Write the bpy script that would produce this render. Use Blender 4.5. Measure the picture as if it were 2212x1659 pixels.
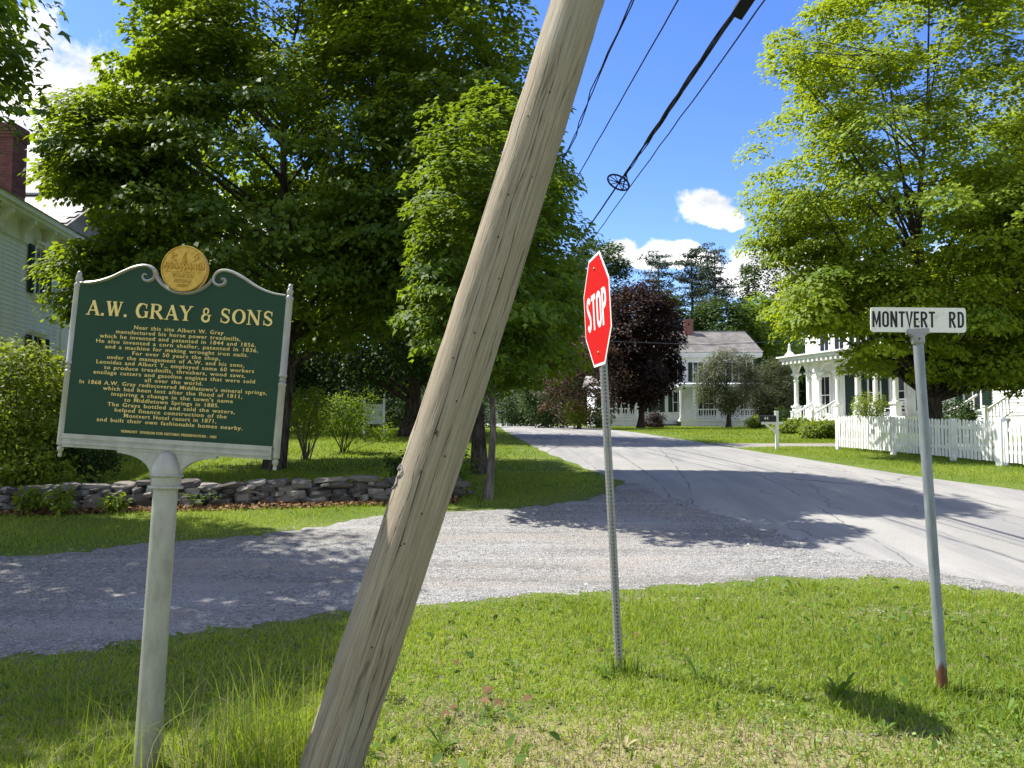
import bpy, bmesh, math, random
import numpy as np
from mathutils import Vector, Matrix, Euler
R = math.radians
random.seed(7)
for o in list(bpy.data.objects): bpy.data.objects.remove(o)
scene = bpy.context.scene
C = scene.collection

# ------------------------------------------------------------------ camera, world, sun, exposure
CAMZ, HOR, FPX = 1.65, 920.0, 1662.0         # photo measured on a 2212 x 1659 grid
PITCH = math.atan((HOR - 829.5) / FPX)
cam = bpy.data.cameras.new('camera'); cam_o = bpy.data.objects.new('camera', cam); C.objects.link(cam_o)
cam.sensor_fit = 'HORIZONTAL'; cam.sensor_width = 36.0; cam.lens = 36.0 * FPX / 2212.0
cam.clip_start = 0.05; cam.clip_end = 3000
cam_o.location = (0, 0, CAMZ); cam_o.rotation_euler = (math.pi / 2 + PITCH, 0, 0)
scene.camera = cam_o

L = Vector((-1.57, 0.73, 2.44)).normalized()   # towards the sun
ELEV = math.asin(L.z); AZ = math.atan2(L.x, L.y)
sun = bpy.data.lights.new('sun', 'SUN'); sun.energy = 3.05; sun.angle = R(0.53); sun.color = (1.0, 0.965, 0.90)
sun_o = bpy.data.objects.new('sun', sun); C.objects.link(sun_o)
sun_o.rotation_euler = L.to_track_quat('Z', 'Y').to_euler(); sun_o.location = (-20, 10, 40)

scene.view_settings.view_transform = 'Standard'
scene.view_settings.look = 'None'
scene.view_settings.exposure = 1.74
scene.view_settings.gamma = 1.0
scene.view_settings.use_curve_mapping = False
scene.render.engine = 'CYCLES'
scene.cycles.max_bounces = 8
scene.cycles.transparent_max_bounces = 8

def PX(px, py, D):
    """point of the photo's grid at depth D (metres along +Y)"""
    u = (px - 1106) / FPX; v = (829.5 - py) / FPX
    cp, sp = math.cos(PITCH), math.sin(PITCH)
    d = Vector((u, cp - v * sp, sp + v * cp))
    return Vector((0, 0, CAMZ)) + d * (D / d.y)

class NT:
    def __init__(s, tree): s.t = tree; s.n = tree.nodes; s.l = tree.links
    def new(s, typ, **kw):
        n = s.n.new(typ)
        ins = kw.pop('ins', {})
        for k, v in kw.items(): setattr(n, k, v)
        for k, v in ins.items(): s.put(n.inputs[k], v)
        return n
    def put(s, sock, v):
        if isinstance(v, bpy.types.NodeSocket): s.l.new(v, sock)
        elif isinstance(v, bpy.types.Node): s.l.new(v.outputs[0], sock)
        else:
            if isinstance(v, (tuple, list)) and len(v) == 3 and sock.type == 'RGBA': v = (*v, 1)
            sock.default_value = v
    def math(s, op, a, b=0.0, c=0.0, clamp=False):
        n = s.new('ShaderNodeMath', operation=op, use_clamp=clamp)
        s.put(n.inputs[0], a); s.put(n.inputs[1], b); s.put(n.inputs[2], c)
        return n.outputs[0]
    def vmath(s, op, a, b=(0, 0, 0)):
        n = s.new('ShaderNodeVectorMath', operation=op)
        s.put(n.inputs[0], a); s.put(n.inputs[1], b)
        return n.outputs['Value'] if op in ('LENGTH', 'DOT_PRODUCT') else n.outputs[0]
    def mix(s, f, a, b, blend='MIX'):
        n = s.new('ShaderNodeMix', data_type='RGBA', blend_type=blend)
        s.put(n.inputs[0], f); s.put(n.inputs[6], a); s.put(n.inputs[7], b)
        return n.outputs[2]
    def noise(s, vec, scale, detail=4, rough=0.55, out=0):
        n = s.new('ShaderNodeTexNoise', ins={'Scale': scale, 'Detail': detail, 'Roughness': rough})
        if vec is not None: s.put(n.inputs['Vector'], vec)
        return n.outputs[out]
    def mapping(s, vec, scale=(1, 1, 1), loc=(0, 0, 0), rot=(0, 0, 0)):
        n = s.new('ShaderNodeMapping'); s.put(n.inputs['Vector'], vec)
        n.inputs['Scale'].default_value = scale; n.inputs['Location'].default_value = loc; n.inputs['Rotation'].default_value = rot
        return n.outputs[0]
    def ramp(s, f, stops):
        n = s.new('ShaderNodeValToRGB'); s.put(n.inputs[0], f)
        e = n.color_ramp.elements
        while len(e) < len(stops): e.new(0.5)
        for el, (p, c) in zip(e, stops):
            el.position = p; el.color = (*c, 1) if len(c) == 3 else c
        return n.outputs[0]
    def step(s, v, lo, hi):
        n = s.new('ShaderNodeMapRange', interpolation_type='SMOOTHSTEP')
        s.put(n.inputs['Value'], v); n.inputs['From Min'].default_value = lo; n.inputs['From Max'].default_value = hi
        return n.outputs[0]

# world: physical sky with procedural cumulus
w = bpy.data.worlds.new('World'); scene.world = w; w.use_nodes = True
w.node_tree.nodes.clear(); nt = NT(w.node_tree)
sky = nt.new('ShaderNodeTexSky', sky_type='NISHITA', sun_disc=False, sun_elevation=ELEV, sun_rotation=AZ % (2 * math.pi),
             altitude=300, air_density=1.0, dust_density=0.25, ozone_density=2.2)
gen = nt.new('ShaderNodeTexCoord').outputs['Generated']
skyc = nt.new('ShaderNodeHueSaturation', ins={'Hue': 0.517, 'Saturation': 1.27, 'Value': 0.72, 'Color': sky.outputs[0]}).outputs[0]
wob = nt.vmath('SUBTRACT', nt.noise(gen, 7, 5, 0.6, out=1), (0.5, 0.5, 0.5))
wd = nt.vmath('ADD', gen, nt.vmath('MULTIPLY', wob, (0.085, 0.085, 0.085)))
fine = nt.noise(gen, 26, 6, 0.62)
fineb = nt.math('MULTIPLY', nt.math('SUBTRACT', fine, 0.5), 0.95)
def cloud(px, py, rx, ry, k=1.0):
    c = (PX(px, py, 100) - Vector((0, 0, CAMZ))).normalized()
    v = nt.vmath('SUBTRACT', wd, tuple(c))
    v = nt.vmath('MULTIPLY', v, (FPX / rx, FPX / (rx + ry) * 1.2, FPX / ry))
    return nt.math('MULTIPLY', nt.math('SUBTRACT', 1.0, nt.vmath('LENGTH', v)), k)
fields = [cloud(70, 305, 255, 232), cloud(210, 185, 100, 90), cloud(1530, 455, 66, 40), cloud(1585, 462, 46, 26), cloud(1455, 566, 110, 34), cloud(1335, 556, 70, 34),
          cloud(1700, 590, 190, 70), cloud(700, 560, 420, 170), cloud(1960, 640, 200, 90), cloud(-700, 300, 500, 200), cloud(2900, 480, 420, 150)]
f = fields[0]
for g in fields[1:]: f = nt.math('MAXIMUM', f, g)
# broken cumulus outside the frame, thickened behind the camera to add white fill light
sep = nt.new('ShaderNodeSeparateXYZ', ins={0: gen})
dome = nt.noise(nt.mapping(gen, (1, 1, 1.6)), 2.6, 5, 0.5)
behind = nt.step(sep.outputs[1], 0.35, 0.05)
dome = nt.math('SUBTRACT', nt.math('MULTIPLY', nt.math('SUBTRACT', dome, 0.5), 5.0), nt.math('SUBTRACT', 1.4, nt.math('MULTIPLY', behind, 1.5)))
f = nt.math('MAXIMUM', f, dome)
m = nt.step(nt.math('ADD', f, fineb), 0.02, 0.34)
shade = nt.noise(nt.mapping(gen, (1, 1, 1.7), (0.3, 0, 0.02)), 13, 5, 0.6)
ccol = nt.ramp(shade, [(0.33, (2.1, 2.2, 2.4)), (0.50, (3.3, 3.35, 3.4)), (0.68, (6.4, 6.2, 6.0))])
final = nt.mix(m, skyc, ccol)
bg = nt.new('ShaderNodeBackground', ins={'Color': final, 'Strength': 0.11})
nt.l.new(bg.outputs[0], nt.new('ShaderNodeOutputWorld').inputs[0])

# ------------------------------------------------------------------ helpers
def mat(name, build=None, color=(0.5, 0.5, 0.5), rough=0.7, metal=0.0, spec=0.3):
    m = bpy.data.materials.new(name); m.use_nodes = True
    t = NT(m.node_tree); b = m.node_tree.nodes['Principled BSDF']
    b.inputs['Base Color'].default_value = (*color, 1); b.inputs['Roughness'].default_value = rough
    b.inputs['Metallic'].default_value = metal; b.inputs['Specular IOR Level'].default_value = spec
    if build: build(t, b)
    return m
def bump(t, b, h, strength=0.3, dist=0.01):
    n = t.new('ShaderNodeBump', ins={'Height': h, 'Strength': strength, 'Distance': dist})
    t.l.new(n.outputs[0], b.inputs['Normal'])
def objc(t): return t.new('ShaderNodeTexCoord').outputs['Object']
def pos(t): return t.new('ShaderNodeNewGeometry').outputs['Position']

def tag(o, label=None, cat=None, group=None, kind=None):
    if label: o['label'] = label
    if cat: o['category'] = cat
    if group: o['group'] = group
    if kind: o['kind'] = kind
    return o
def empty(name, loc=(0, 0, 0), label=None, cat=None, group=None, rz=0.0, mw=None):
    o = bpy.data.objects.new(name, None); C.objects.link(o); o.empty_display_size = 0.1
    if mw is not None: o.matrix_world = mw
    else: o.location = loc; o.rotation_euler = (0, 0, rz)
    return tag(o, label, cat, group)
def link(name, me, material=None, parent=None, loc=None, rot=None):
    o = bpy.data.objects.new(name, me); C.objects.link(o)
    if material is not None and not me.materials: me.materials.append(material)
    if parent: o.parent = parent
    if loc is not None: o.location = loc
    if rot is not None: o.rotation_euler = rot
    return o
def mesh_np(name, V, F, material=None, smooth=False, attrs=None):
    """V (n,3); F (m,k) all faces of k corners"""
    me = bpy.data.meshes.new(name)
    V = np.ascontiguousarray(V, dtype=np.float32); F = np.ascontiguousarray(F, dtype=np.int32)
    me.vertices.add(len(V)); me.vertices.foreach_set('co', V.ravel())
    me.loops.add(F.size); me.loops.foreach_set('vertex_index', F.ravel())
    me.polygons.add(len(F)); me.polygons.foreach_set('loop_start', np.arange(0, F.size, F.shape[1], dtype=np.int32))
    me.update(calc_edges=True)
    if smooth: me.polygons.foreach_set('use_smooth', np.ones(len(F), dtype=bool))
    for k, a in (attrs or {}).items():
        at = me.attributes.new(k, 'FLOAT', 'FACE'); at.data.foreach_set('value', np.ascontiguousarray(a, dtype=np.float32))
    if material: me.materials.append(material)
    return me

class MB:
    def __init__(s): s.v = []; s.f = []
    def add(s, vs, fs, M=None):
        k = len(s.v)
        s.v += [tuple(M @ Vector(v)) if M is not None else tuple(v) for v in vs]
        s.f += [tuple(i + k for i in f) for f in fs]
        return s
    def box(s, x0, x1, y0, y1, z0, z1, M=None):
        return s.add([(x0, y0, z0), (x1, y0, z0), (x1, y1, z0), (x0, y1, z0), (x0, y0, z1), (x1, y0, z1), (x1, y1, z1), (x0, y1, z1)],
                     [(0, 3, 2, 1), (4, 5, 6, 7), (0, 1, 5, 4), (1, 2, 6, 5), (2, 3, 7, 6), (3, 0, 4, 7)], M)
    def prism(s, poly, y0, y1, M=None):
        """outline in the x-z plane, thickness along y"""
        n = len(poly)
        vs = [(x, y0, z) for x, z in poly] + [(x, y1, z) for x, z in poly]
        fs = [tuple(range(n)), tuple(range(2 * n - 1, n - 1, -1))] + [(i, i + n, (i + 1) % n + n, (i + 1) % n) for i in range(n)]
        return s.add(vs, fs, M)
    def lathe(s, prof, n=16, M=None, caps=True):
        vs = [(r * math.cos(2 * math.pi * j / n), r * math.sin(2 * math.pi * j / n), z) for r, z in prof for j in range(n)]
        fs = [(i * n + j, i * n + (j + 1) % n, (i + 1) * n + (j + 1) % n, (i + 1) * n + j) for i in range(len(prof) - 1) for j in range(n)]
        if caps: fs += [tuple(range(n - 1, -1, -1)), tuple((len(prof) - 1) * n + j for j in range(n))]
        return s.add(vs, fs, M)
    def tube(s, pts, rad, n=8, caps=True):
        pts = [Vector(p) for p in pts]; k = len(pts); vs = []; up = None
        for i, p in enumerate(pts):
            d = (pts[min(i + 1, k - 1)] - pts[max(i - 1, 0)])
            d = d.normalized() if d.length > 1e-9 else Vector((0, 0, 1))
            if up is None: up = d.orthogonal().normalized()
            else:
                up = up - d * up.dot(d)
                up = up.normalized() if up.length > 1e-6 else d.orthogonal().normalized()
            b = d.cross(up); r = rad[i] if isinstance(rad, (list, tuple)) else rad
            for j in range(n):
                a = 2 * math.pi * j / n
                vs.append(p + (up * math.cos(a) + b * math.sin(a)) * r)
        fs = [(i * n + j, i * n + (j + 1) % n, (i + 1) * n + (j + 1) % n, (i + 1) * n + j) for i in range(k - 1) for j in range(n)]
        if caps: fs += [tuple(range(n - 1, -1, -1)), tuple((k - 1) * n + j for j in range(n))]
        return s.add(vs, fs)
    def mesh(s, name, material=None, smooth=False):
        me = bpy.data.meshes.new(name); me.from_pydata(s.v, [], s.f); me.update()
        if smooth:
            me.polygons.foreach_set('use_smooth', np.ones(len(me.polygons), dtype=bool))
            me.set_sharp_from_angle(angle=R(40))
        if material: me.materials.append(material)
        return me
    def build(s, name, material, parent=None, smooth=False, bevel=0.0, kind=None):
        o = link(name, s.mesh(name, material, smooth), None, parent)
        if bevel:
            b = o.modifiers.new('bevel', 'BEVEL'); b.width = bevel; b.segments = 2; b.limit_method = 'ANGLE'
        if kind: o['kind'] = kind
        return o

# terrain height: flat verge, then rising gently up the street
KY = np.array([-80, 6.0, 7.5, 10.5, 15, 25, 40, 60, 100, 150, 260, 700.])
KZ = np.array([0, 0, 0.02, 0.22, 0.55, 0.95, 1.36, 1.60, 2.0, 2.7, 4.5, 9.0])
_h = np.diff(KY); _d = np.diff(KZ) / _h
_m = np.concatenate([[0], np.where(_d[:-1] * _d[1:] > 0, 2 * _d[:-1] * _d[1:] / np.maximum(_d[:-1] + _d[1:], 1e-9), 0), [_d[-1]]])
def fz(y):
    y = np.clip(np.asarray(y, dtype=float), KY[0], KY[-1]); i = np.clip(np.searchsorted(KY, y, 'right') - 1, 0, len(_h) - 1)
    t = (y - KY[i]) / _h[i]
    return (2*t**3-3*t**2+1)*KZ[i] + (t**3-2*t**2+t)*_h[i]*_m[i] + (-2*t**3+3*t**2)*KZ[i+1] + (t**3-t**2)*_h[i]*_m[i+1]
def gz(y): return float(fz(y))
def ground_at(px, D): p = PX(px, HOR, D); return Vector((p.x, D, gz(D)))

def in_poly(x, y, poly):
    inside = np.zeros(len(x), dtype=bool); n = len(poly)
    for i in range(n):
        x0, y0 = poly[i]; x1, y1 = poly[(i + 1) % n]
        c = ((y0 > y) != (y1 > y))
        with np.errstate(divide='ignore', invalid='ignore'):
            inside ^= c & (x < (x1 - x0) * (y - y0) / (y1 - y0 + 1e-12) + x0)
    return inside
def smooth_line(pts, n=8):
    out = []; p = [np.array(q, float) for q in pts]; p = [2*p[0]-p[1]] + p + [2*p[-1]-p[-2]]
    for i in range(1, len(p) - 2):
        for k in range(n):
            t = k / n; a, b, c, d = p[i-1], p[i], p[i+1], p[i+2]
            out.append(tuple(0.5*((2*b)+(-a+c)*t+(2*a-5*b+4*c-d)*t*t+(-a+3*b-3*c+d)*t**3)))
    out.append(tuple(p[-2])); return out
def hash_noise(x, y, s, seed=0):
    """cheap smooth value noise for layouts"""
    r = np.random.RandomState(seed); G = r.rand(64, 64)
    u, v = x * s, y * s; i, j = np.floor(u).astype(int), np.floor(v).astype(int); a, b = u - i, v - j
    a, b = a*a*(3-2*a), b*b*(3-2*b); g = lambda p, q: G[p % 64, q % 64]
    return (g(i, j)*(1-a)+g(i+1, j)*a)*(1-b) + (g(i, j+1)*(1-a)+g(i+1, j+1)*a)*b

# ------------------------------------------------------------------ materials
def m_ground(t, b):
    p = pos(t)
    n1, n2, n3 = t.noise(p, 0.6, 4), t.noise(p, 9, 6), t.noise(p, 60, 3)
    c = t.mix(t.step(n1, 0.35, 0.65), (0.095, 0.15, 0.022), (0.15, 0.19, 0.035))
    c = t.mix(t.math('MULTIPLY', t.step(n2, 0.5, 0.75), 0.6), c, (0.17, 0.15, 0.06))
    c = t.mix(t.math('MULTIPLY', t.step(n3, 0.4, 0.7), 0.45), c, (0.05, 0.07, 0.015))
    y = t.new('ShaderNodeSeparateXYZ', ins={0: p}).outputs[1]
    dirt = t.math('MULTIPLY', t.math('MULTIPLY', t.step(y, 9.5, 6.5), 0.7), t.step(n2, 0.42, 0.66))
    c = t.mix(dirt, c, t.mix(n3, (0.12, 0.105, 0.055), (0.23, 0.20, 0.125)))
    dp = t.new('ShaderNodeVectorMath', operation='LENGTH', ins={0: t.vmath('MULTIPLY', t.vmath('SUBTRACT', p, (0.75, 3.5, 0)), (0.62, 0.95, 0))}).outputs['Value']
    dry = t.math('MULTIPLY', t.step(dp, 1.15, 0.75), t.step(n2, 0.25, 0.6))
    c = t.mix(dry, c, t.mix(n3, (0.22, 0.185, 0.09), (0.34, 0.29, 0.165)))
    t.put(b.inputs['Base Color'], c); bump(t, b, n3, 0.7, 0.03)
M_GROUND = mat('turf', m_ground, rough=0.95, spec=0.1)

def m_paved(t, b):
    p = pos(t)
    big, mid, fine_ = t.noise(p, 0.35, 4), t.noise(t.mapping(p, (2.2, 0.25, 1), rot=(0, 0, R(8))), 1.0, 4), t.noise(p, 120, 3)
    c = t.mix(t.step(big, 0.3, 0.7), (0.265, 0.252, 0.225), (0.33, 0.315, 0.282))
    c = t.mix(t.math('MULTIPLY', t.step(mid, 0.42, 0.66), 0.65), c, (0.205, 0.20, 0.195))
    c = t.mix(t.math('MULTIPLY', t.step(fine_, 0.45, 0.7), 0.5), c, (0.15, 0.148, 0.14))
    c = t.mix(t.math('MULTIPLY', t.step(t.noise(p, 28, 3, 0.7), 0.52, 0.7), 0.4), c, (0.17, 0.165, 0.155))
    sp = t.new('ShaderNodeTexVoronoi', ins={'Vector': p, 'Scale': 90.0})
    c = t.mix(t.math('MULTIPLY', t.step(sp.outputs['Distance'], 0.25, 0.1), 0.25), c, (0.42, 0.41, 0.39))
    # weathered cracks: warped cells, broken up by a mask
    wp = t.vmath('ADD', t.mapping(p, (0.75, 0.22, 1), rot=(0, 0, R(10))), t.vmath('MULTIPLY', t.noise(p, 1.6, 5, 0.65, out=1), (0.5, 0.5, 0)))
    vo = t.new('ShaderNodeTexVoronoi', feature='DISTANCE_TO_EDGE', ins={'Vector': wp, 'Scale': 0.8})
    cr = t.math('MULTIPLY', t.step(vo.outputs['Distance'], 0.008, 0.003), t.step(t.noise(p, 0.4, 3), 0.48, 0.60))
    c = t.mix(t.math('MULTIPLY', cr, 0.6), c, (0.07, 0.068, 0.065))
    wp2 = t.vmath('ADD', t.mapping(p, (0.55, 0.035, 1), rot=(0, 0, R(9))), t.vmath('MULTIPLY', t.noise(p, 2.4, 5, 0.6, out=1), (0.10, 0.0, 0)))
    vo2 = t.new('ShaderNodeTexVoronoi', feature='DISTANCE_TO_EDGE', ins={'Vector': wp2, 'Scale': 1.0})
    seam = t.math('MULTIPLY', t.step(vo2.outputs['Distance'], 0.009, 0.004), t.step(t.noise(p, 0.7, 4), 0.38, 0.52))
    c = t.mix(t.math('MULTIPLY', seam, 0.6), c, (0.075, 0.072, 0.07)); cr = t.math('MAXIMUM', cr, seam)
    patch = t.step(t.noise(t.mapping(p, (1.0, 0.3, 1), (7, 3, 0), (0, 0, R(10))), 0.55, 2), 0.56, 0.60)
    c = t.mix(t.math('MULTIPLY', patch, 0.28), c, (0.17, 0.17, 0.17))
    t.put(b.inputs['Base Color'], c); bump(t, b, t.math('SUBTRACT', fine_, cr), 0.35, 0.008)
M_PAVED = mat('old_pavement', m_paved, rough=0.85, spec=0.25)

def m_gravel(t, b):
    p = pos(t)
    vo = t.new('ShaderNodeTexVoronoi', ins={'Vector': p, 'Scale': 38.0}); vo2 = t.new('ShaderNodeTexVoronoi', ins={'Vector': p, 'Scale': 85.0})
    g = t.new('ShaderNodeSeparateXYZ', ins={0: vo.outputs['Color']}).outputs[0]
    c = t.ramp(g, [(0.0, (0.15, 0.145, 0.132)), (0.5, (0.27, 0.26, 0.24)), (1.0, (0.43, 0.415, 0.385))])
    c = t.mix(t.math('MULTIPLY', t.step(vo2.outputs['Distance'], 0.3, 0.6), 0.45), c, (0.13, 0.125, 0.115))
    rut = t.noise(t.mapping(p, (0.10, 1.9, 1), rot=(0, 0, R(-18))), 1.0, 4, 0.6)
    c = t.mix(t.math('MULTIPLY', t.step(rut, 0.53, 0.66), 0.5), c, (0.15, 0.135, 0.115))
    c = t.mix(t.math('MULTIPLY', t.step(rut, 0.46, 0.36), 0.4), c, (0.40, 0.385, 0.35))
    n = t.noise(t.mapping(p, (0.35, 1.2, 1)), 1.3, 4)
    c = t.mix(t.math('MULTIPLY', t.step(n, 0.48, 0.66), 0.6), c, (0.31, 0.275, 0.235))
    c = t.mix(t.math('MULTIPLY', t.step(t.noise(p, 0.5, 3), 0.5, 0.7), 0.4), c, (0.36, 0.355, 0.36))
    t.put(b.inputs['Base Color'], c)
    bump(t, b, t.math('ADD', vo.outputs['Distance'], t.math('MULTIPLY', vo2.outputs['Distance'], 0.4)), 0.9, 0.018)
M_GRAVEL = mat('gravel', m_gravel, rough=0.9, spec=0.2)

def m_drive(t, b):
    p = pos(t); n = t.noise(t.mapping(p, (0.4, 2.5, 1)), 1.5, 5)
    c = t.mix(n, (0.17, 0.16, 0.15), (0.34, 0.30, 0.26)); t.put(b.inputs['Base Color'], c); bump(t, b, t.noise(p, 40, 3), 0.5, 0.01)
M_DRIVE = mat('worn_driveway', m_drive, rough=0.9)

def leafmat(name, dark, light, tr, tf=0.42, rough=0.58, spec=0.2):
    m = bpy.data.materials.new(name); m.use_nodes = True; t = NT(m.node_tree); b = m.node_tree.nodes['Principled BSDF']
    a = t.new('ShaderNodeAttribute', attribute_name='tint').outputs['Fac']
    c = t.mix(a, dark, light); t.put(b.inputs['Base Color'], c)
    b.inputs['Roughness'].default_value = rough; b.inputs['Specular IOR Level'].default_value = spec
    tl = t.new('ShaderNodeBsdfTranslucent'); t.put(tl.inputs[0], t.mix(a, tuple(x * 0.6 for x in tr), tr))
    mx = t.new('ShaderNodeMixShader', ins={0: tf, 1: b.outputs[0], 2: tl.outputs[0]})
    t.l.new(mx.outputs[0], m.node_tree.nodes['Material Output'].inputs[0]); return m
M_MAPLE = leafmat('maple_leaves', (0.032, 0.080, 0.014), (0.135, 0.205, 0.022), (0.36, 0.48, 0.016), 0.45)
M_YOUNG = leafmat('young_maple_leaves', (0.042, 0.10, 0.014), (0.125, 0.20, 0.022), (0.30, 0.42, 0.018))
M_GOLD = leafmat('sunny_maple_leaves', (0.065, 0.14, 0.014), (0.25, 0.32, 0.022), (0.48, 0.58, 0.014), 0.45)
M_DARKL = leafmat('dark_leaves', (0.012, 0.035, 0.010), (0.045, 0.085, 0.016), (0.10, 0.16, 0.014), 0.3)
M_PURPLE = leafmat('purple_leaves', (0.013, 0.007, 0.006), (0.045, 0.024, 0.016), (0.08, 0.024, 0.010), 0.25)
M_RUSSET = leafmat('russet_leaves', (0.04, 0.03, 0.015), (0.11, 0.06, 0.035), (0.14, 0.07, 0.03), 0.3)
M_APPLE = leafmat('apple_leaves', (0.05, 0.065, 0.028), (0.15, 0.155, 0.075), (0.15, 0.17, 0.05), 0.3)
M_PINE = leafmat('pine_needles', (0.03, 0.052, 0.035), (0.085, 0.115, 0.07), (0.05, 0.08, 0.03), 0.2)
M_BUSH = leafmat('bush_leaves', (0.06, 0.11, 0.014), (0.19, 0.25, 0.025), (0.38, 0.46, 0.02))
M_GRASS = leafmat('grass_blades', (0.08, 0.175, 0.020), (0.33, 0.40, 0.055), (0.42, 0.52, 0.03), 0.42, 0.6, 0.2)
M_DRY = leafmat('dry_grass_blades', (0.24, 0.22, 0.09), (0.50, 0.43, 0.24), (0.36, 0.32, 0.14), 0.3, 0.7, 0.15)
M_CLOVER = leafmat('clover_leaves', (0.10, 0.18, 0.045), (0.25, 0.33, 0.11), (0.20, 0.30, 0.05), 0.3)
M_WEED = leafmat('weed_leaves', (0.05, 0.11, 0.015), (0.14, 0.22, 0.03), (0.20, 0.32, 0.02), 0.35)
M_LITTER = leafmat('leaf_litter_flakes', (0.10, 0.055, 0.025), (0.27, 0.155, 0.07), (0.16, 0.09, 0.04), 0.15, 0.8)

def m_bark(dark, light):
    def f(t, b):
        o = objc(t); n = t.noise(t.mapping(o, (14, 14, 2.2)), 1.0, 6, 0.65)
        t.put(b.inputs['Base Color'], t.mix(t.step(n, 0.35, 0.68), dark, light)); bump(t, b, n, 0.8, 0.03)
    return f
M_BARK = mat('dark_bark', m_bark((0.025, 0.020, 0.016), (0.10, 0.085, 0.07)), rough=0.95, spec=0.1)
M_PALEBARK = mat('pale_bark', m_bark((0.06, 0.052, 0.042), (0.17, 0.155, 0.13)), rough=0.9, spec=0.1)

def m_white(t, b):
    o = objc(t); n = t.noise(t.mapping(o, (2, 2, 0.7)), 2.2, 5)
    t.put(b.inputs['Base Color'], t.mix(t.step(n, 0.4, 0.75), (0.80, 0.80, 0.78), (0.70, 0.70, 0.67)))
M_WHITE = mat('white_paint', m_white, rough=0.55)
def m_picket(t, b):
    o = pos(t); n = t.noise(o, 6, 5)
    c = t.mix(t.step(n, 0.45, 0.75), (0.80, 0.80, 0.77), (0.66, 0.65, 0.60))
    t.put(b.inputs['Base Color'], c)
M_PICKET = mat('weathered_white_paint', m_picket, rough=0.6)
M_GREENP = mat('dark_green_paint', color=(0.012, 0.030, 0.022), rough=0.5)
M_GLASS = mat('window_glass', color=(0.025, 0.03, 0.035), rough=0.06, spec=0.7)
M_DARK = mat('dark_interior', color=(0.015, 0.015, 0.016), rough=0.8)
M_BLACK = mat('black_plastic', color=(0.012, 0.012, 0.013), rough=0.45)
M_CABLE = mat('cable_sheath', color=(0.010, 0.010, 0.011), rough=0.5)
def m_slate(t, b):
    a = t.new('ShaderNodeObjectInfo').outputs['Random']; p = pos(t)
    c = t.ramp(a, [(0, (0.13, 0.122, 0.12)), (0.45, (0.18, 0.168, 0.162)), (0.75, (0.20, 0.165, 0.155)), (1, (0.25, 0.235, 0.225))])
    t.put(b.inputs['Base Color'], t.mix(t.math('MULTIPLY', t.noise(p, 9, 4), 0.5), c, (0.22, 0.21, 0.20)))
M_SLATE = mat('roof_slate', m_slate, rough=0.6)
def m_roof(t, b):
    p = pos(t); n = t.noise(t.mapping(p, (1, 1, 1)), 1.1, 6, 0.65)
    vo = t.new('ShaderNodeTexVoronoi', ins={'Vector': t.mapping(p, (3, 3, 4)), 'Scale': 1.0})
    c = t.ramp(n, [(0.3, (0.13, 0.115, 0.10)), (0.5, (0.26, 0.235, 0.21)), (0.7, (0.36, 0.34, 0.31))])
    c = t.mix(t.math('MULTIPLY', t.new('ShaderNodeSeparateXYZ', ins={0: vo.outputs['Color']}).outputs[0], 0.4), c, (0.15, 0.135, 0.12)); t.put(b.inputs['Base Color'], c)
M_ROOF = mat('old_roofing', m_roof, rough=0.8)
def m_brick(t, b):
    a = t.new('ShaderNodeObjectInfo').outputs['Random']; p = pos(t)
    c = t.ramp(a, [(0, (0.085, 0.030, 0.026)), (0.5, (0.125, 0.045, 0.036)), (0.85, (0.16, 0.062, 0.048)), (1, (0.065, 0.034, 0.03))])
    t.put(b.inputs['Base Color'], t.mix(t.math('MULTIPLY', t.noise(p, 30, 4), 0.5), c, (0.15, 0.08, 0.065))); bump(t, b, t.noise(p, 60, 3), 0.4, 0.004)
M_BRICK = mat('red_brick', m_brick, rough=0.9)
M_MORTAR = mat('mortar', color=(0.16, 0.13, 0.115), rough=0.95)
def m_stone(t, b):
    a = t.new('ShaderNodeObjectInfo').outputs['Random']; p = pos(t)
    c = t.ramp(a, [(0, (0.065, 0.058, 0.05)), (0.4, (0.12, 0.109, 0.095)), (0.7, (0.185, 0.163, 0.138)), (1, (0.30, 0.275, 0.243))])
    n = t.noise(t.mapping(p, (4, 4, 16)), 2.0, 6, 0.65)
    c = t.mix(t.math('MULTIPLY', t.step(n, 0.4, 0.7), 0.6), c, (0.13, 0.115, 0.10))
    c = t.mix(t.math('MULTIPLY', t.step(t.noise(p, 5, 5), 0.56, 0.7), 0.6), c, (0.42, 0.43, 0.38))
    t.put(b.inputs['Base Color'], c); bump(t, b, n, 0.8, 0.02)
M_STONE = mat('field_stone', m_stone, rough=0.9, spec=0.15)

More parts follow.
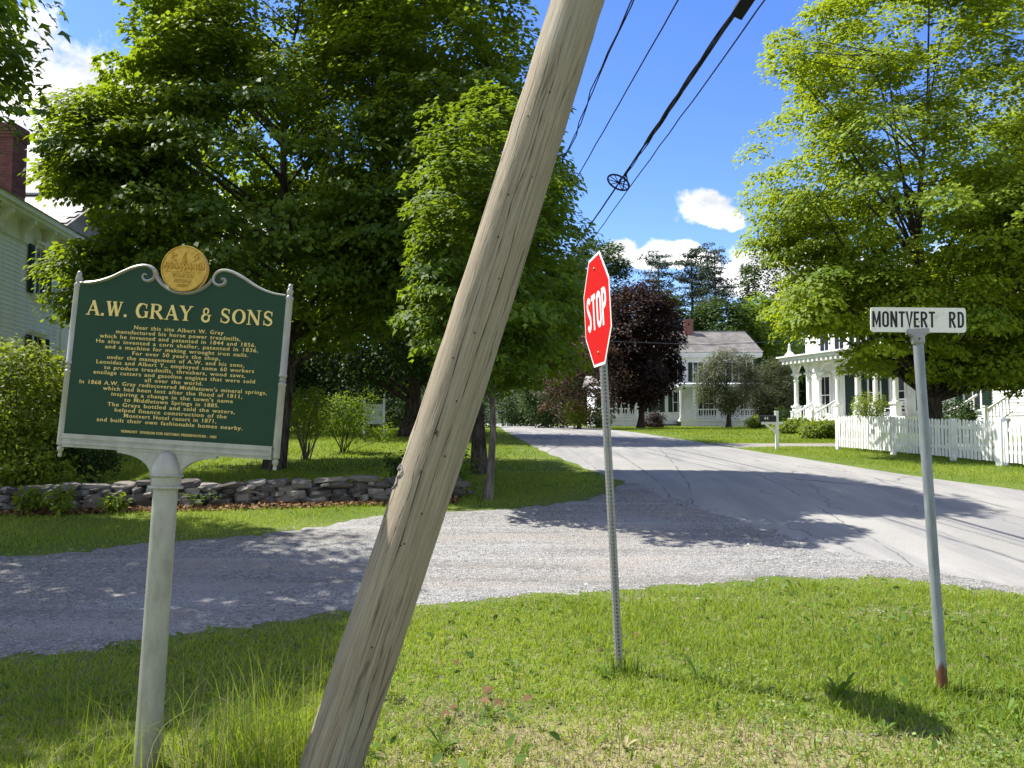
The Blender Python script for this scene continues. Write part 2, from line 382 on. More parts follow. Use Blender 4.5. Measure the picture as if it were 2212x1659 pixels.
def m_pole(t, b):
    o = objc(t)
    g1 = t.noise(t.mapping(o, (95, 95, 1.6)), 1.0, 6, 0.7); g2 = t.noise(t.mapping(o, (260, 260, 4.0)), 1.0, 4, 0.7)
    blotch = t.noise(t.mapping(o, (5, 5, 1.3)), 1.0, 5, 0.6)
    c = t.mix(t.step(g1, 0.3, 0.7), (0.215, 0.175, 0.12), (0.36, 0.305, 0.225))
    c = t.mix(t.math('MULTIPLY', t.step(g2, 0.45, 0.75), 0.45), c, (0.13, 0.105, 0.075))
    c = t.mix(t.math('MULTIPLY', t.step(blotch, 0.5, 0.72), 0.55), c, (0.29, 0.29, 0.235))
    vo = t.new('ShaderNodeTexVoronoi', feature='DISTANCE_TO_EDGE', ins={'Vector': t.vmath('ADD', t.mapping(o, (17, 17, 0.42)), t.vmath('MULTIPLY', t.noise(o, 5, 4, out=1), (0.28, 0.28, 0))), 'Scale': 1.0})
    cr = t.math('MULTIPLY', t.step(vo.outputs['Distance'], 0.035, 0.010), t.step(t.noise(t.mapping(o, (7, 7, 1.1)), 1.0, 3), 0.44, 0.56))
    c = t.mix(t.math('MULTIPLY', cr, 0.6), c, (0.06, 0.047, 0.035))
    kn = t.new('ShaderNodeTexVoronoi', ins={'Vector': t.mapping(o, (8, 8, 2.2)), 'Scale': 1.0})
    c = t.mix(t.math('MULTIPLY', t.step(kn.outputs['Distance'], 0.10, 0.05), 0.5), c, (0.07, 0.05, 0.035))
    t.put(b.inputs['Base Color'], c)
    bump(t, b, t.math('SUBTRACT', t.math('ADD', g1, t.math('MULTIPLY', g2, 0.5)), t.math('MULTIPLY', cr, 1.0)), 0.5, 0.010)
M_POLE = mat('weathered_pole_wood', m_pole, rough=0.85, spec=0.15)
M_CRACK = mat('pole_check', color=(0.03, 0.024, 0.018), rough=0.95)

def m_alu(t, b):
    o = objc(t); n = t.noise(t.mapping(o, (5, 5, 2)), 3, 6, 0.6)
    t.put(b.inputs['Base Color'], t.mix(t.step(n, 0.35, 0.75), (0.36, 0.355, 0.315), (0.25, 0.245, 0.21)))
    bump(t, b, n, 0.12, 0.004)
M_ALU = mat('silver_paint', m_alu, rough=0.42, metal=0.25, spec=0.4)
def m_mgreen(t, b):
    o = objc(t); n = t.noise(o, 7, 6)
    t.put(b.inputs['Base Color'], t.mix(n, (0.012, 0.040, 0.020), (0.020, 0.055, 0.029)))
M_MGREEN = mat('marker_green_paint', m_mgreen, rough=0.55, spec=0.2)
M_GOLD_P = mat('gold_paint', color=(0.74, 0.56, 0.20), rough=0.5, spec=0.3)
def m_medal(t, b):
    o = objc(t); n = t.noise(o, 40, 5)
    t.put(b.inputs['Base Color'], t.mix(t.step(n, 0.35, 0.7), (0.58, 0.36, 0.06), (0.46, 0.27, 0.045))); bump(t, b, n, 0.3, 0.004)
M_MEDAL = mat('medallion_gold', m_medal, rough=0.4, metal=0.3)
def m_red(t, b):
    o = objc(t); n = t.noise(o, 9, 5)
    t.put(b.inputs['Base Color'], t.mix(n, (0.62, 0.012, 0.014), (0.52, 0.010, 0.012)))
M_RED = mat('stop_red', m_red, rough=0.4)
M_SIGNW = mat('sign_white', color=(0.80, 0.80, 0.79), rough=0.4)
def m_plate(t, b):
    o = objc(t); n = t.noise(o, 14, 6); n2 = t.noise(t.mapping(o, (9, 9, 40)), 1, 4)
    c = t.mix(t.step(n, 0.5, 0.8), (0.74, 0.72, 0.66), (0.56, 0.52, 0.44))
    t.put(b.inputs['Base Color'], t.mix(t.math('MULTIPLY', t.step(n2, 0.6, 0.75), 0.3), c, (0.45, 0.40, 0.33)))
M_PLATE = mat('aged_sign_white', m_plate, rough=0.5)
M_INK = mat('sign_black', color=(0.010, 0.010, 0.012), rough=0.5)
def m_galv(t, b):
    o = objc(t); n = t.noise(t.mapping(o, (12, 12, 3)), 2, 6)
    c = t.mix(t.step(n, 0.3, 0.75), (0.235, 0.26, 0.275), (0.155, 0.175, 0.185))
    z = t.new('ShaderNodeSeparateXYZ', ins={0: o}).outputs[2]
    rust = t.step(t.math('ADD', z, t.math('MULTIPLY', t.math('SUBTRACT', t.noise(t.mapping(o, (30, 30, 7)), 1.0, 5), 0.5), 0.30)), 0.19, 0.13)
    t.put(b.inputs['Base Color'], t.mix(rust, c, t.mix(t.noise(o, 50, 4), (0.085, 0.034, 0.018), (0.15, 0.068, 0.038))))
    bump(t, b, n, 0.15, 0.004)
M_GALV = mat('galvanised_pipe', m_galv, rough=0.5, metal=0.2)
def m_galv2(t, b):
    o = objc(t); n = t.noise(o, 30, 5)
    t.put(b.inputs['Base Color'], t.mix(n, (0.34, 0.34, 0.33), (0.22, 0.22, 0.215)))
M_GALV2 = mat('galvanised_steel', m_galv2, rough=0.5, metal=0.35)
M_BRONZE = mat('bolt_metal', color=(0.32, 0.22, 0.09), rough=0.4, metal=0.7)

# ------------------------------------------------------------------ the setting: ground, roads
ys = np.concatenate([np.arange(-60, 0, 4), np.arange(0, 46, 0.25), np.arange(46, 110, 2), np.arange(110, 700, 12), [900]])
xs = np.concatenate([np.arange(-700, -60, 40), np.arange(-60, -15, 5), np.arange(-15, 20, 1.0), np.arange(20, 60, 5), np.arange(60, 701, 40)])
gx, gy = np.meshgrid(xs, ys)
gv = np.stack([gx, gy, fz(gy)], -1).reshape(-1, 3); nx_ = len(xs)
ii, jj = np.meshgrid(np.arange(len(ys) - 1), np.arange(nx_ - 1), indexing='ij')
gf = np.stack([ii*nx_+jj, ii*nx_+jj+1, (ii+1)*nx_+jj+1, (ii+1)*nx_+jj], -1).reshape(-1, 4)
tag(link('ground', mesh_np('ground', gv, gf, M_GROUND, True)), kind='structure')

def strip(name, left, right, lift, material, across=8):
    """sheet between two edge lines that have the same number of points"""
    V = []; n = len(left)
    for (a, b) in zip(left, right):
        for k in range(across + 1):
            t = k / across; x, y = a[0] + (b[0] - a[0]) * t, a[1] + (b[1] - a[1]) * t
            V.append((x, y, gz(y) + (lift if 0 < k < across else -0.004)))
    F = [(i*(across+1)+k, i*(across+1)+k+1, (i+1)*(across+1)+k+1, (i+1)*(across+1)+k) for i in range(n-1) for k in range(across)]
    return tag(link(name, mesh_np(name, np.array(V), np.array(F), material, True)), kind='structure')
rl = [(24, -1.5), (13, 2.2), (8.2, 5.1), (5.05, 7.6), (3.85, 8.9), (3.2, 10.6), (2.6, 12.6), (2.07, 15), (1.35, 19.5), (0.69, 25), (-0.4, 40), (-1.8, 70), (-6.2, 100), (-16, 150)]
rr = [(30, 5.0), (17, 8.2), (12.6, 10.4), (10.4, 12.5), (9.6, 13.6), (9.1, 14.5), (8.7, 15.5), (8.3, 17), (7.75, 20.5), (7.2, 25), (6.1, 40), (4.6, 70), (0.2, 100), (-9.5, 150)]
rl_s, rr_s = smooth_line(rl, 14), smooth_line(rr, 14)
_r = np.random.RandomState(3)
rl_j = [(x + 0.05 * math.sin(y * 3.1) + 0.07 * _r.randn() * (y < 16), y) for x, y in rl_s]
ROAD = rl_s + rr_s[::-1]
strip('paved_road', rl_j, rr_s, 0.016, M_PAVED, 14)
gn = [(-40, -0.5), (-12, 3.7), (-6, 4.85), (-3.65, 5.5), (-2.6, 6.12), (-1.08, 7.03), (0.88, 7.62), (2.0, 7.95), (3.0, 8.2), (3.9, 8.15), (4.6, 7.75), (5.6, 7.05), (8.3, 5.0), (13, 2.1)]
gfar = [(-40, 4.5), (-12, 8.5), (-6.15, 9.2), (-4.8, 9.75), (-3.2, 10.4), (-1.8, 11.75), (-0.05, 12.2), (0.72, 12.7), (1.6, 13.5), (2.3, 14.9), (3.6, 13.4), (6.0, 9.5), (9, 7.2), (14, 4.2)]
gn_s, gf_s = smooth_line(gn, 12), smooth_line(gfar, 12)
gn_j = [(x + 0.06 * _r.randn(), y + 0.06 * _r.randn()) for x, y in gn_s]
gf_j = [(x + 0.05 * _r.randn(), y + 0.06 * _r.randn()) for x, y in gf_s]
GRAV = gn_j + gf_j[::-1]
def sheet(name, poly, skirt, lift, material, step=0.35):
    from mathutils.geometry import delaunay_2d_cdt
    xs_, ys_ = [p[0] for p in poly], [p[1] for p in poly]
    ax, ay = np.meshgrid(np.arange(min(xs_), max(xs_), step), np.arange(min(ys_), max(ys_), step)); ax, ay = ax.ravel(), ay.ravel()
    k = in_poly(ax, ay, poly); n0 = len(poly)
    vs = [Vector(p) for p in poly] + [Vector((a, c)) for a, c in zip(ax[k], ay[k])]
    v2, e2_, f2, *_ = delaunay_2d_cdt(vs, [], [list(range(n0))], 1, 1e-4)
    me = bpy.data.meshes.new(name); me.from_pydata([(v.x, v.y, gz(v.y) + lift) for v in v2] + [(a, c, gz(c) - 0.02) for a, c in skirt], [], [tuple(f) for f in f2] + [(i, (i + 1) % n0, len(v2) + (i + 1) % n0, len(v2) + i) for i in range(n0)]); me.update()
    bm = bmesh.new(); bm.from_mesh(me)
    for f in bm.faces:
        if f.normal.z < 0: f.normal_flip()
    bm.to_mesh(me); bm.free()
    for p in me.polygons: p.use_smooth = True
    return tag(link(name, me, material), kind='structure')
sheet('gravel_road', [(x, y + 0.07) for x, y in gn_j] + [(x, y - 0.07) for x, y in gf_j[::-1]], GRAV, 0.008, M_GRAVEL)
dl = [(6.9, 27.6), (9.5, 27.4), (13.5, 27.5), (19, 28.5)]; dr = [(7.25, 24.9), (9.2, 25.6), (13, 25.3), (19, 25.8)]
dl_s, dr_s = smooth_line(dl, 6), smooth_line(dr, 6); DRIVE = dl_s + dr_s[::-1]
strip('driveway', dl_s, dr_s, 0.010, M_DRIVE, 10)
print('setting done')

# ------------------------------------------------------------------ leaves and trees
MAPLE = np.array([(0, 0, 0), (-.50, .34, -.10), (-.20, .46, 0), (0, 1, -.12), (.20, .46, 0), (.50, .34, -.10)])
WIDE = np.array([(0, 0, 0), (-.52, .40, -.08), (0, 1, -.12), (.52, .40, -.08)])
KITE = np.array([(0, 0, 0), (-.36, .45, .07), (0, 1, -.10), (.36, .45, .07)])
OVAL = np.array([(0, 0, 0), (-.26, .35, .05), (-.22, .70, .02), (0, 1, -.12), (.22, .70, .02), (.26, .35, .05)])
def norm(a): return a / np.maximum(np.linalg.norm(a, axis=1, keepdims=True), 1e-9)
def leaves(P, N, D, S, shape):
    N = norm(N); D = norm(D - N * np.sum(D * N, 1, keepdims=True)); U = np.cross(D, N); k = len(shape)
    V = (P[:, None, :] + (U[:, None, :] * shape[None, :, 0:1] + D[:, None, :] * shape[None, :, 1:2] + N[:, None, :] * shape[None, :, 2:3]) * S[:, None, None])
    return V.reshape(-1, 3), np.arange(len(P) * k).reshape(-1, k)
def spray(rng, cent, out, per, cr, size, flat=0.28, droop=0.35, up=1.0, shape=KITE, jit=0.55):
    """leaf sprays: flattened, drooping clusters of single leaves round each centre"""
    n = len(cent); cr = np.broadcast_to(cr, (n,))
    P = np.repeat(cent, per, 0); O = np.repeat(out, per, 0); c = np.repeat(cr, per)
    a = rng.rand(n * per) * 2 * np.pi; r = np.sqrt(rng.rand(n * per))
    off = np.stack([np.cos(a) * r, np.sin(a) * r, rng.randn(n * per) * flat], 1) * c[:, None]
    off[:, 2] -= droop * r ** 2 * c
    hor = np.stack([np.cos(a), np.sin(a), np.full(n * per, -0.35)], 1)
    N = np.stack([rng.randn(n * per) * jit, rng.randn(n * per) * jit, np.full(n * per, up)], 1) + O * 0.55 + hor * 0.25
    D = hor + O * 0.4 + rng.randn(n * per, 3) * 0.45
    S = size * (0.65 + 0.7 * rng.rand(n * per))
    V, F = leaves(P + off, N, D, S, shape)
    ct = np.repeat(rng.rand(n), per); tint = np.clip(0.55 * ct + 0.5 * rng.rand(n * per) - 0.02, 0, 1)
    return V, F, tint
def crown_points(rng, n, base, cb, top, rad, prof='maple', lumps=0.28, inner=0.25, lean=(0, 0)):
    t = rng.rand(n * 3); ang = rng.rand(n * 3) * 2 * np.pi
    if prof == 'maple': wdt = np.sqrt(np.clip(1 - (2 * t ** 0.8 - 1) ** 2, 0, 1)) ** 0.85
    elif prof == 'column': wdt = np.clip(np.sqrt(np.clip(1 - (2 * t - 1) ** 4, 0, 1)), 0, 1)
    elif prof == 'cone': wdt = (1 - t) * 0.95 + 0.08
    elif prof == 'vase': wdt = 0.25 + 0.75 * np.sqrt(t) * np.sqrt(np.clip(1.02 - t ** 3, 0, 1))
    else: wdt = np.sqrt(np.clip(1 - (2 * t - 1) ** 2, 0, 1))
    ph = rng.rand(6) * 6.28
    env = 1 + lumps * (0.5*np.sin(2*ang+ph[0]+3*t) + 0.45*np.sin(3*ang+ph[1]-7*t) + 0.4*np.sin(5*ang+ph[2]+11*t) + 0.35*np.sin(ph[3]+16*t+ang))
    keep = rng.rand(n * 3) < wdt / wdt.max(); t, ang, wdt, env = t[keep][:n], ang[keep][:n], wdt[keep][:n], env[keep][:n]
    r = rad * wdt * env * np.sqrt(inner + (1 - inner) * rng.rand(len(t)))
    z = cb + (top - cb) * t
    P = np.stack([base[0] + r*np.cos(ang) + lean[0]*t, base[1] + r*np.sin(ang) + lean[1]*t, base[2] + z], 1)
    cz = cb + (top - cb) * 0.42
    O = norm(P - np.array([base[0], base[1], base[2] + cz])); return P, O
def limbs(rng, base, top, trunk_r, pts, n_limbs, n_twigs, lean=(0, 0), rise=0.55, wig=0.04, trunk_top=0.85, sides=9, twig_r=0.012):
    """trunk mesh and limb mesh reaching the spray centres"""
    T = MB(); H = top * trunk_top; K = 9; tp = []; tr = []
    for i in range(K + 1):
        t = i / K; w = wig * top
        tp.append((base[0] + lean[0]*t + w*0.35*math.sin(2.3*t*3+base[0]), base[1] + lean[1]*t + w*0.3*math.sin(1.7*t*3+base[1]), base[2] - 0.15 + (H+0.15) * t))
        tr.append(trunk_r * (1.0 + 0.55 * math.exp(-t * H / 0.35)) * (1 - 0.95 * t))
    T.tube(tp, tr, sides + 3)
    tpa = np.array(tp); B = MB(); samp = []
    idx = rng.permutation(len(pts))[:n_limbs]
    for k in idx:
        q = pts[k]; hd = math.hypot(q[0]-base[0], q[1]-base[1])
        hz = np.clip(q[2] - base[2] - hd * rise * (0.7 + 0.6 * rng.rand()), H * 0.16, H * 0.97); t = hz / H
        i = min(int(t * K), K - 1); s = tpa[i] + (tpa[i+1] - tpa[i]) * (t * K - i)
        mid = s + (q - s) * 0.5 + np.array([0, 0, 0.10 * hd]) + rng.randn(3) * 0.05 * hd
        L0 = [s * (1-u)**2 + 2*mid*u*(1-u) + q*u*u for u in np.linspace(0, 1, 6)]
        r0 = trunk_r * (0.09 + 0.26 * (1 - t)) ; B.tube(L0, [max(r0 * (1 - 0.9 * u), twig_r * 0.8) for u in np.linspace(0, 1, 6)], 5, False); samp += L0[1:]
    if samp:
        S = np.array(samp)
        for k in rng.permutation(len(pts))[:n_twigs]:
            q = pts[k]; j = np.argmin(np.sum((S - q) ** 2, 1)); a = S[j]
            m_ = (a + q) / 2 + rng.randn(3) * 0.06; B.tube([a, m_, q], [twig_r * 1.6, twig_r, twig_r * 0.5], 3, False)
    return T, B
def tree(name, label, cat, seed, base, cb, top, rad, n, per, cr, size, lm, bark, trunk_r, prof='maple', shape=KITE, n_limbs=40, n_twigs=120,
         lean=(0, 0), group=None, extra=None, droop=0.35, flat=0.28, lumps=0.28, inner=0.25, rise=0.55, jit=0.55, trunk_top=0.85, cut=None, twig_r=0.012):
    rng = np.random.RandomState(seed); base = np.array(base, float)
    root = empty(name, tuple(base), label, cat, group)
    P, O = crown_points(rng, n, (0, 0, 0), cb, top, rad, prof, lumps, inner, lean)
    for (ex, ey, ez, er, eh, en) in (extra or []):
        q = rng.randn(en, 3); q = q / np.linalg.norm(q, axis=1, keepdims=True) * (rng.rand(en, 1) ** 0.4) * np.array([er, er, eh])
        P = np.concatenate([P, q + np.array([ex, ey, ez])]); O = np.concatenate([O, norm(q + 1e-6)])
    if cut is not None:
        k = cut(P + base); P, O = P[k], O[k]
    V, F, tint = spray(rng, P, O, per, cr * (0.75 + 0.5 * rng.rand(len(P))), size, flat, droop, 1.0, shape, jit)
    T, B = limbs(rng, (0, 0, 0), top, trunk_r, P, n_limbs, n_twigs, lean, rise, trunk_top=trunk_top, twig_r=twig_r)
    T.build('trunk', bark, root, smooth=True)
    if B.v: B.build('branches', bark, root, smooth=True)
    link('crown', mesh_np('crown', V, F, lm, attrs={'tint': tint}), None, root)
    return root
def gpt(px, D): p = ground_at(px, D); return (p.x, p.y, p.z)

# trees on the left
def lands(P, h0=0.35):
    h = P[:, 2] - h0; return P[:, 0] + 0.643 * h, P[:, 1] - 0.299 * h
def sun_gap(P):
    """crown outline that keeps the gravel mouth and the young maple in the sun"""
    lx, ly = lands(P); k = ly > 12.6 - 0.13 * np.clip(lx, -3, 6)
    k &= ~((lx > 1.2) & (ly > 16.4))
    mx_, my_ = lands(P, 4.6); return k & ~((np.hypot(mx_ + 0.7, my_ - 12.8) < 1.35) & (P[:, 2] > 5.5))
def left_edge(P):
    u = P[:, 0] / P[:, 1]; el = (P[:, 2] - 1.65) / P[:, 1]
    return u > -0.610 + 0.095 * np.clip((el - 0.38) / 0.14, 0, 1) + 0.02 * np.sin(el * 40) + 0.10 * ((el > 0.245) & (el < 0.318))
tree('maple_tree', 'big shady maple whose wide crown rises behind the green marker board', 'tree', 11, gpt(590, 17.3), 2.9, 14.0, 4.7, 760, 160, 0.62, 0.13,
     M_MAPLE, M_BARK, 0.19, shape=KITE, n_limbs=60, n_twigs=240, lumps=0.25, group=None, flat=0.13, jit=0.36, droop=0.42, lean=(0, 1.6), cut=lambda P: sun_gap(P) & left_edge(P),
     extra=[(-3.9, -0.8, 7.1, 1.5, 1.1, 80), (-2.9, -1.6, 6.2, 1.8, 1.9, 100), (-3.2, -1.0, 4.0, 1.0, 1.0, 40), (-1.9, -1.9, 9.0, 2.0, 2.0, 80), (2.6, -0.5, 4.4, 1.8, 1.0, 50), (0.6, 2.6, 10.8, 2.0, 2.2, 90), (2.4, 2.4, 8.6, 1.6, 2.0, 60)])
tree('maple_tree', 'tall dark-trunked maple rising beside the slim pale-trunked young tree', 'tree', 12, gpt(1036, 16.6), 3.0, 13.0, 3.2, 620, 145, 0.55, 0.125,
     M_MAPLE, M_BARK, 0.145, shape=KITE, n_limbs=46, n_twigs=170, lumps=0.2, lean=(-1.4, 0.6), flat=0.13, jit=0.36, droop=0.42,
     cut=lambda P: sun_gap(P) & (P[:, 0] < 1.25 - 0.24 * np.clip(P[:, 2] - 6.2, 0, 9)),
     extra=[(1.4, 0.2, 4.2, 0.9, 2.0, 60), (1.4, -0.2, 3.2, 1.0, 0.8, 40)])
tree('young_maple', 'young bright-leaved maple with a slim pale forked trunk behind the leaning pole', 'tree', 13, gpt(1051, 12.9), 1.9, 6.9, 1.5, 170, 95, 0.36, 0.115,
     M_YOUNG, M_PALEBARK, 0.068, shape=MAPLE, n_limbs=26, n_twigs=70, lumps=0.2, lean=(0.05, 0), rise=0.9, twig_r=0.008, inner=0.15, flat=0.16, jit=0.42,
     extra=[(-0.8, -0.4, 4.3, 0.5, 1.2, 18)])
def corner_cut(P):
    u = P[:, 0] / P[:, 1]; el = (P[:, 2] - 1.65) / P[:, 1]; lx, ly = lands(P)
    return ((u < -0.735) | ((u < -0.675) & (el > 0.42))) & (lx < -1.6)
tree('maple_tree', 'dark maple boughs hanging in from the top left corner above the brick chimney', 'tree', 14, (-9.7, 9.8, gz(9.8)), 3.6, 11.5, 4.0, 760, 66, 0.5, 0.15,
     M_MAPLE, M_BARK, 0.2, shape=MAPLE, n_limbs=40, n_twigs=130, lumps=0.2, cut=corner_cut, inner=0.1, extra=[(3.1, 0.2, 6.2, 0.4, 0.6, 10), (3.1, 0.1, 5.4, 0.3, 0.3, 5)])
tree('roadside_tree', 'dark leafy tree standing left of the street behind the tall dark-trunked maple', 'tree', 15, gpt(1018, 31), 2.6, 12.0, 3.6, 300, 75, 0.8, 0.17, M_DARKL, M_BARK, 0.12, n_limbs=24, n_twigs=60, lumps=0.2)  # dark leaf colour on this and the lawn trees stands in for shade
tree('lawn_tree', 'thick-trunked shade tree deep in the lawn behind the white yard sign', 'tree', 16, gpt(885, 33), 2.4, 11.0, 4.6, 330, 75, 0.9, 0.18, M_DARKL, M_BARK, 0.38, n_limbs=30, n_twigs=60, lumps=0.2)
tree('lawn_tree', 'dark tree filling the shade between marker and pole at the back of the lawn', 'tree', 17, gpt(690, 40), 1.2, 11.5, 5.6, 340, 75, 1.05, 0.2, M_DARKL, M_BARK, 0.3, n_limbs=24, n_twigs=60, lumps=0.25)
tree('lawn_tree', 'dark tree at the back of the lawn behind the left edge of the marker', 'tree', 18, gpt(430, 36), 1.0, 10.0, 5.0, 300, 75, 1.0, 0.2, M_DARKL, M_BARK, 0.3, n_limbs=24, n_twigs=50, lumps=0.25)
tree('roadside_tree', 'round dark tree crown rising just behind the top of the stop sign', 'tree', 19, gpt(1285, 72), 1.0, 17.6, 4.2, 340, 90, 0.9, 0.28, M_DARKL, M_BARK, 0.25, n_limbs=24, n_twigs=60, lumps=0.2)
tree('roadside_tree', 'russet-tinged small tree among dark bushes left of the purple maple', 'tree', 20, gpt(1250, 47), 0.8, 6.0, 2.7, 150, 70, 0.7, 0.14, M_RUSSET, M_BARK, 0.12, n_limbs=16, n_twigs=50)
# right-hand side
def dapple(P):
    """thin the sprays whose shade would fall on the fence, so that it stays dappled"""
    h = P[:, 2] - 1.2; lx, ly = P[:, 0] + 0.643 * h, P[:, 1] - 0.299 * h
    r = np.random.RandomState(5).rand(len(P)); u = P[:, 0] / P[:, 1]; el = (P[:, 2] - 1.65) / P[:, 1]; open_ = ((el > 0.13) | (u > 0.44)) & ((el > 0.075) | (u > 0.475)) & (u > 0.312)
    return open_ & (np.abs(lx - (10.12 + 0.255 * (24 - ly))) > 0.9) | open_ & (r < 0.42)
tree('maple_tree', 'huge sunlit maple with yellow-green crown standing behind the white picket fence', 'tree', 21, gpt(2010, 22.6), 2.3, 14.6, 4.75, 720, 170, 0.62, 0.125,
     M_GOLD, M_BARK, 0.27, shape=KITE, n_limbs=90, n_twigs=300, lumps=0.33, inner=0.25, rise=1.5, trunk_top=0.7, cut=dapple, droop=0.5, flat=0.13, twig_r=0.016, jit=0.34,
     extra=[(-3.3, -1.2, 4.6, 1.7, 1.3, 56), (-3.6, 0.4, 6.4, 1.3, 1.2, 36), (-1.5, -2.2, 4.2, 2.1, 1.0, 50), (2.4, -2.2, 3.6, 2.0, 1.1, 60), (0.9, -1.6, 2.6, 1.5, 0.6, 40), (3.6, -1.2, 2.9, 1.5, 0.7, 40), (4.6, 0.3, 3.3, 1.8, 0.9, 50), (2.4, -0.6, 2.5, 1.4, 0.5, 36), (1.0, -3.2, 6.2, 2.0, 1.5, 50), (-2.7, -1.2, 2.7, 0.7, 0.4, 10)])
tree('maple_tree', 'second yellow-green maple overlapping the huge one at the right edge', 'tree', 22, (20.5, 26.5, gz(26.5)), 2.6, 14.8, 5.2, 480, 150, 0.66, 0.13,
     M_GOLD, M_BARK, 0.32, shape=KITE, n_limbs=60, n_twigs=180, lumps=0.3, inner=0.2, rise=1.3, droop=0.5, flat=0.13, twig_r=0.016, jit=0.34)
tree('purple_maple', 'dark purple-leaved maple standing in front of the far white farmhouse', 'tree', 23, gpt(1383, 49), 1.9, 9.3, 2.35, 280, 140, 0.62, 0.17, M_PURPLE, M_BARK, 0.2, n_limbs=30, n_twigs=80, lumps=0.25, flat=0.4)
tree('apple_tree', 'low spreading grey-green apple tree before the farmhouse porch railing', 'tree', 24, gpt(1573, 52), 1.25, 5.2, 2.15, 200, 105, 0.42, 0.10, M_APPLE, M_BARK, 0.17, prof='round', n_limbs=36, n_twigs=120, lumps=0.15, flat=0.5, rise=0.35)
tree('small_tree', 'bushy grey-green small tree between the farmhouse and the columned house', 'tree', 25, gpt(1668, 54), 0.5, 4.9, 1.75, 170, 130, 0.42, 0.10, M_APPLE, M_BARK, 0.12, prof='round', n_limbs=20, n_twigs=60, lumps=0.2, flat=0.5)

# far wooded hillside, its single trees and the tall pines
def hz(x, y):
    return fz(y) + 17.0 * np.clip((y - 88) / 130, 0, 1) ** 1.1 * (0.75 + 0.25 * np.sin(x * 0.02 + 1.0)) + 40 * np.clip((y - 230) / 300, 0, 1) * 0.4
hx, hy = np.meshgrid(np.linspace(-320, 420, 60), np.linspace(80, 420, 40))
hv = np.stack([hx, hy, hz(hx, hy) - 0.3], -1).reshape(-1, 3); hi, hj = np.meshgrid(np.arange(39), np.arange(59), indexing='ij')
hf = np.stack([hi*60+hj, hi*60+hj+1, (hi+1)*60+hj+1, (hi+1)*60+hj], -1).reshape(-1, 4)
M_FLOOR = mat('forest_floor', color=(0.03, 0.045, 0.018), rough=1.0)
tag(link('hill', mesh_np('hill', hv, hf, M_FLOOR, True)), kind='structure')
rng = np.random.RandomState(31); cs = []; os_ = []; crs = []
for k in range(230):
    y = rng.uniform(92, 190); x = rng.uniform(-0.72, 0.72) * y + rng.randn() * 6
    if abs(x - (-0.03 * y)) < 7 and y < 150: continue
    H = rng.uniform(7.5, 11.5); rr_ = rng.uniform(2.8, 4.6); P, O = crown_points(rng, 26, (x, y, float(hz(x, y))), 1.0, H, rr_, 'maple', 0.2, 0.5)
    cs.append(P); os_.append(O)
P = np.concatenate(cs); O = np.concatenate(os_)
V, F, tint = spray(rng, P, O, 26, 1.2, 0.75, 0.45, 0.3)
tag(link('far_woods', mesh_np('far_woods', V, F, M_DARKL, attrs={'tint': tint})), kind='stuff')
far_labels = ['rounded dark green tree on the hill right behind the farmhouse ridge', 'broad hillside tree just right of the farmhouse roof',
              'tall slender hillside tree left of the yellow-green maple', 'leafy tree on the hill behind the farmhouse chimney']
for k, (px, D, H, r_) in enumerate([(1560, 84, 14.0, 4.4), (1640, 88, 15.0, 4.2), (1655, 104, 22.0, 4.0), (1440, 86, 14.5, 4.2)]):
    x = (px - 1106) / FPX * D
    tree('hillside_tree', far_labels[k], 'tree', 40 + k, (x, D, float(hz(x, D)) - 0.3), 1.0, H, r_, 190, 90, 1.0, 0.36, M_MAPLE if k == 1 else M_DARKL, M_BARK, 0.25, n_limbs=14, n_twigs=20, group='trees on the far hill', lumps=0.15, flat=0.45)
def pine(label, seed, px, D, top_py, r_):
    rng = np.random.RandomState(seed); x = (px - 1106) / FPX * D; zb = float(hz(x, D)) - 0.3; H = PX(px, top_py, D).z - zb
    root = empty('pine_tree', (x, D, zb), label, 'tree', 'tall pines on the skyline')
    T = MB(); T.tube([(0, 0, -0.3), (0.15, 0, H * 0.5), (0, 0.1, H * 0.97)], [0.38, 0.26, 0.05], 8); T.build('trunk', M_BARK, root, smooth=True)
    B = MB(); cs, os_ = [], []; n = int(H / 1.05)
    for i in range(n):
        t = 0.35 + 0.65 * i / n; z = H * t
        for j in range(4):
            a = rng.rand() * 6.28; ln = r_ * (1.12 - t) ** 0.55 * rng.uniform(0.45, 1.15) * 1.25
            d = np.array([math.cos(a), math.sin(a), rng.uniform(0.05, 0.3)]); e = np.array([0, 0, z]) + d * ln
            B.tube([(0, 0, z), tuple(e)], [0.06, 0.02], 3, False)
            for u in (0.45, 0.7, 1.0):
                if rng.rand() < 0.85: cs.append(np.array([0, 0, z]) + d * ln * u + rng.randn(3) * 0.12); os_.append(d)
    B.build('branches', M_BARK, root)
    P = np.array(cs); V, F, tint = spray(rng, P, norm(np.array(os_)), 40, 0.80, 0.26, 0.12, -0.05, 1.0, KITE, 0.9)
    link('crown', mesh_np('crown', V, F, M_PINE, attrs={'tint': tint}), None, root)
pine('tallest pine, rightmost of the skyline pines left of the big maple', 51, 1548, 108, 536, 4.6)
pine('tall pine second from right on the skyline above the farmhouse', 52, 1497, 112, 532, 4.6)
pine('broad pine on the skyline above the purple maple', 53, 1425, 110, 548, 4.8)
pine('shorter pine low between the two right skyline pines', 54, 1520, 118, 585, 4.2)

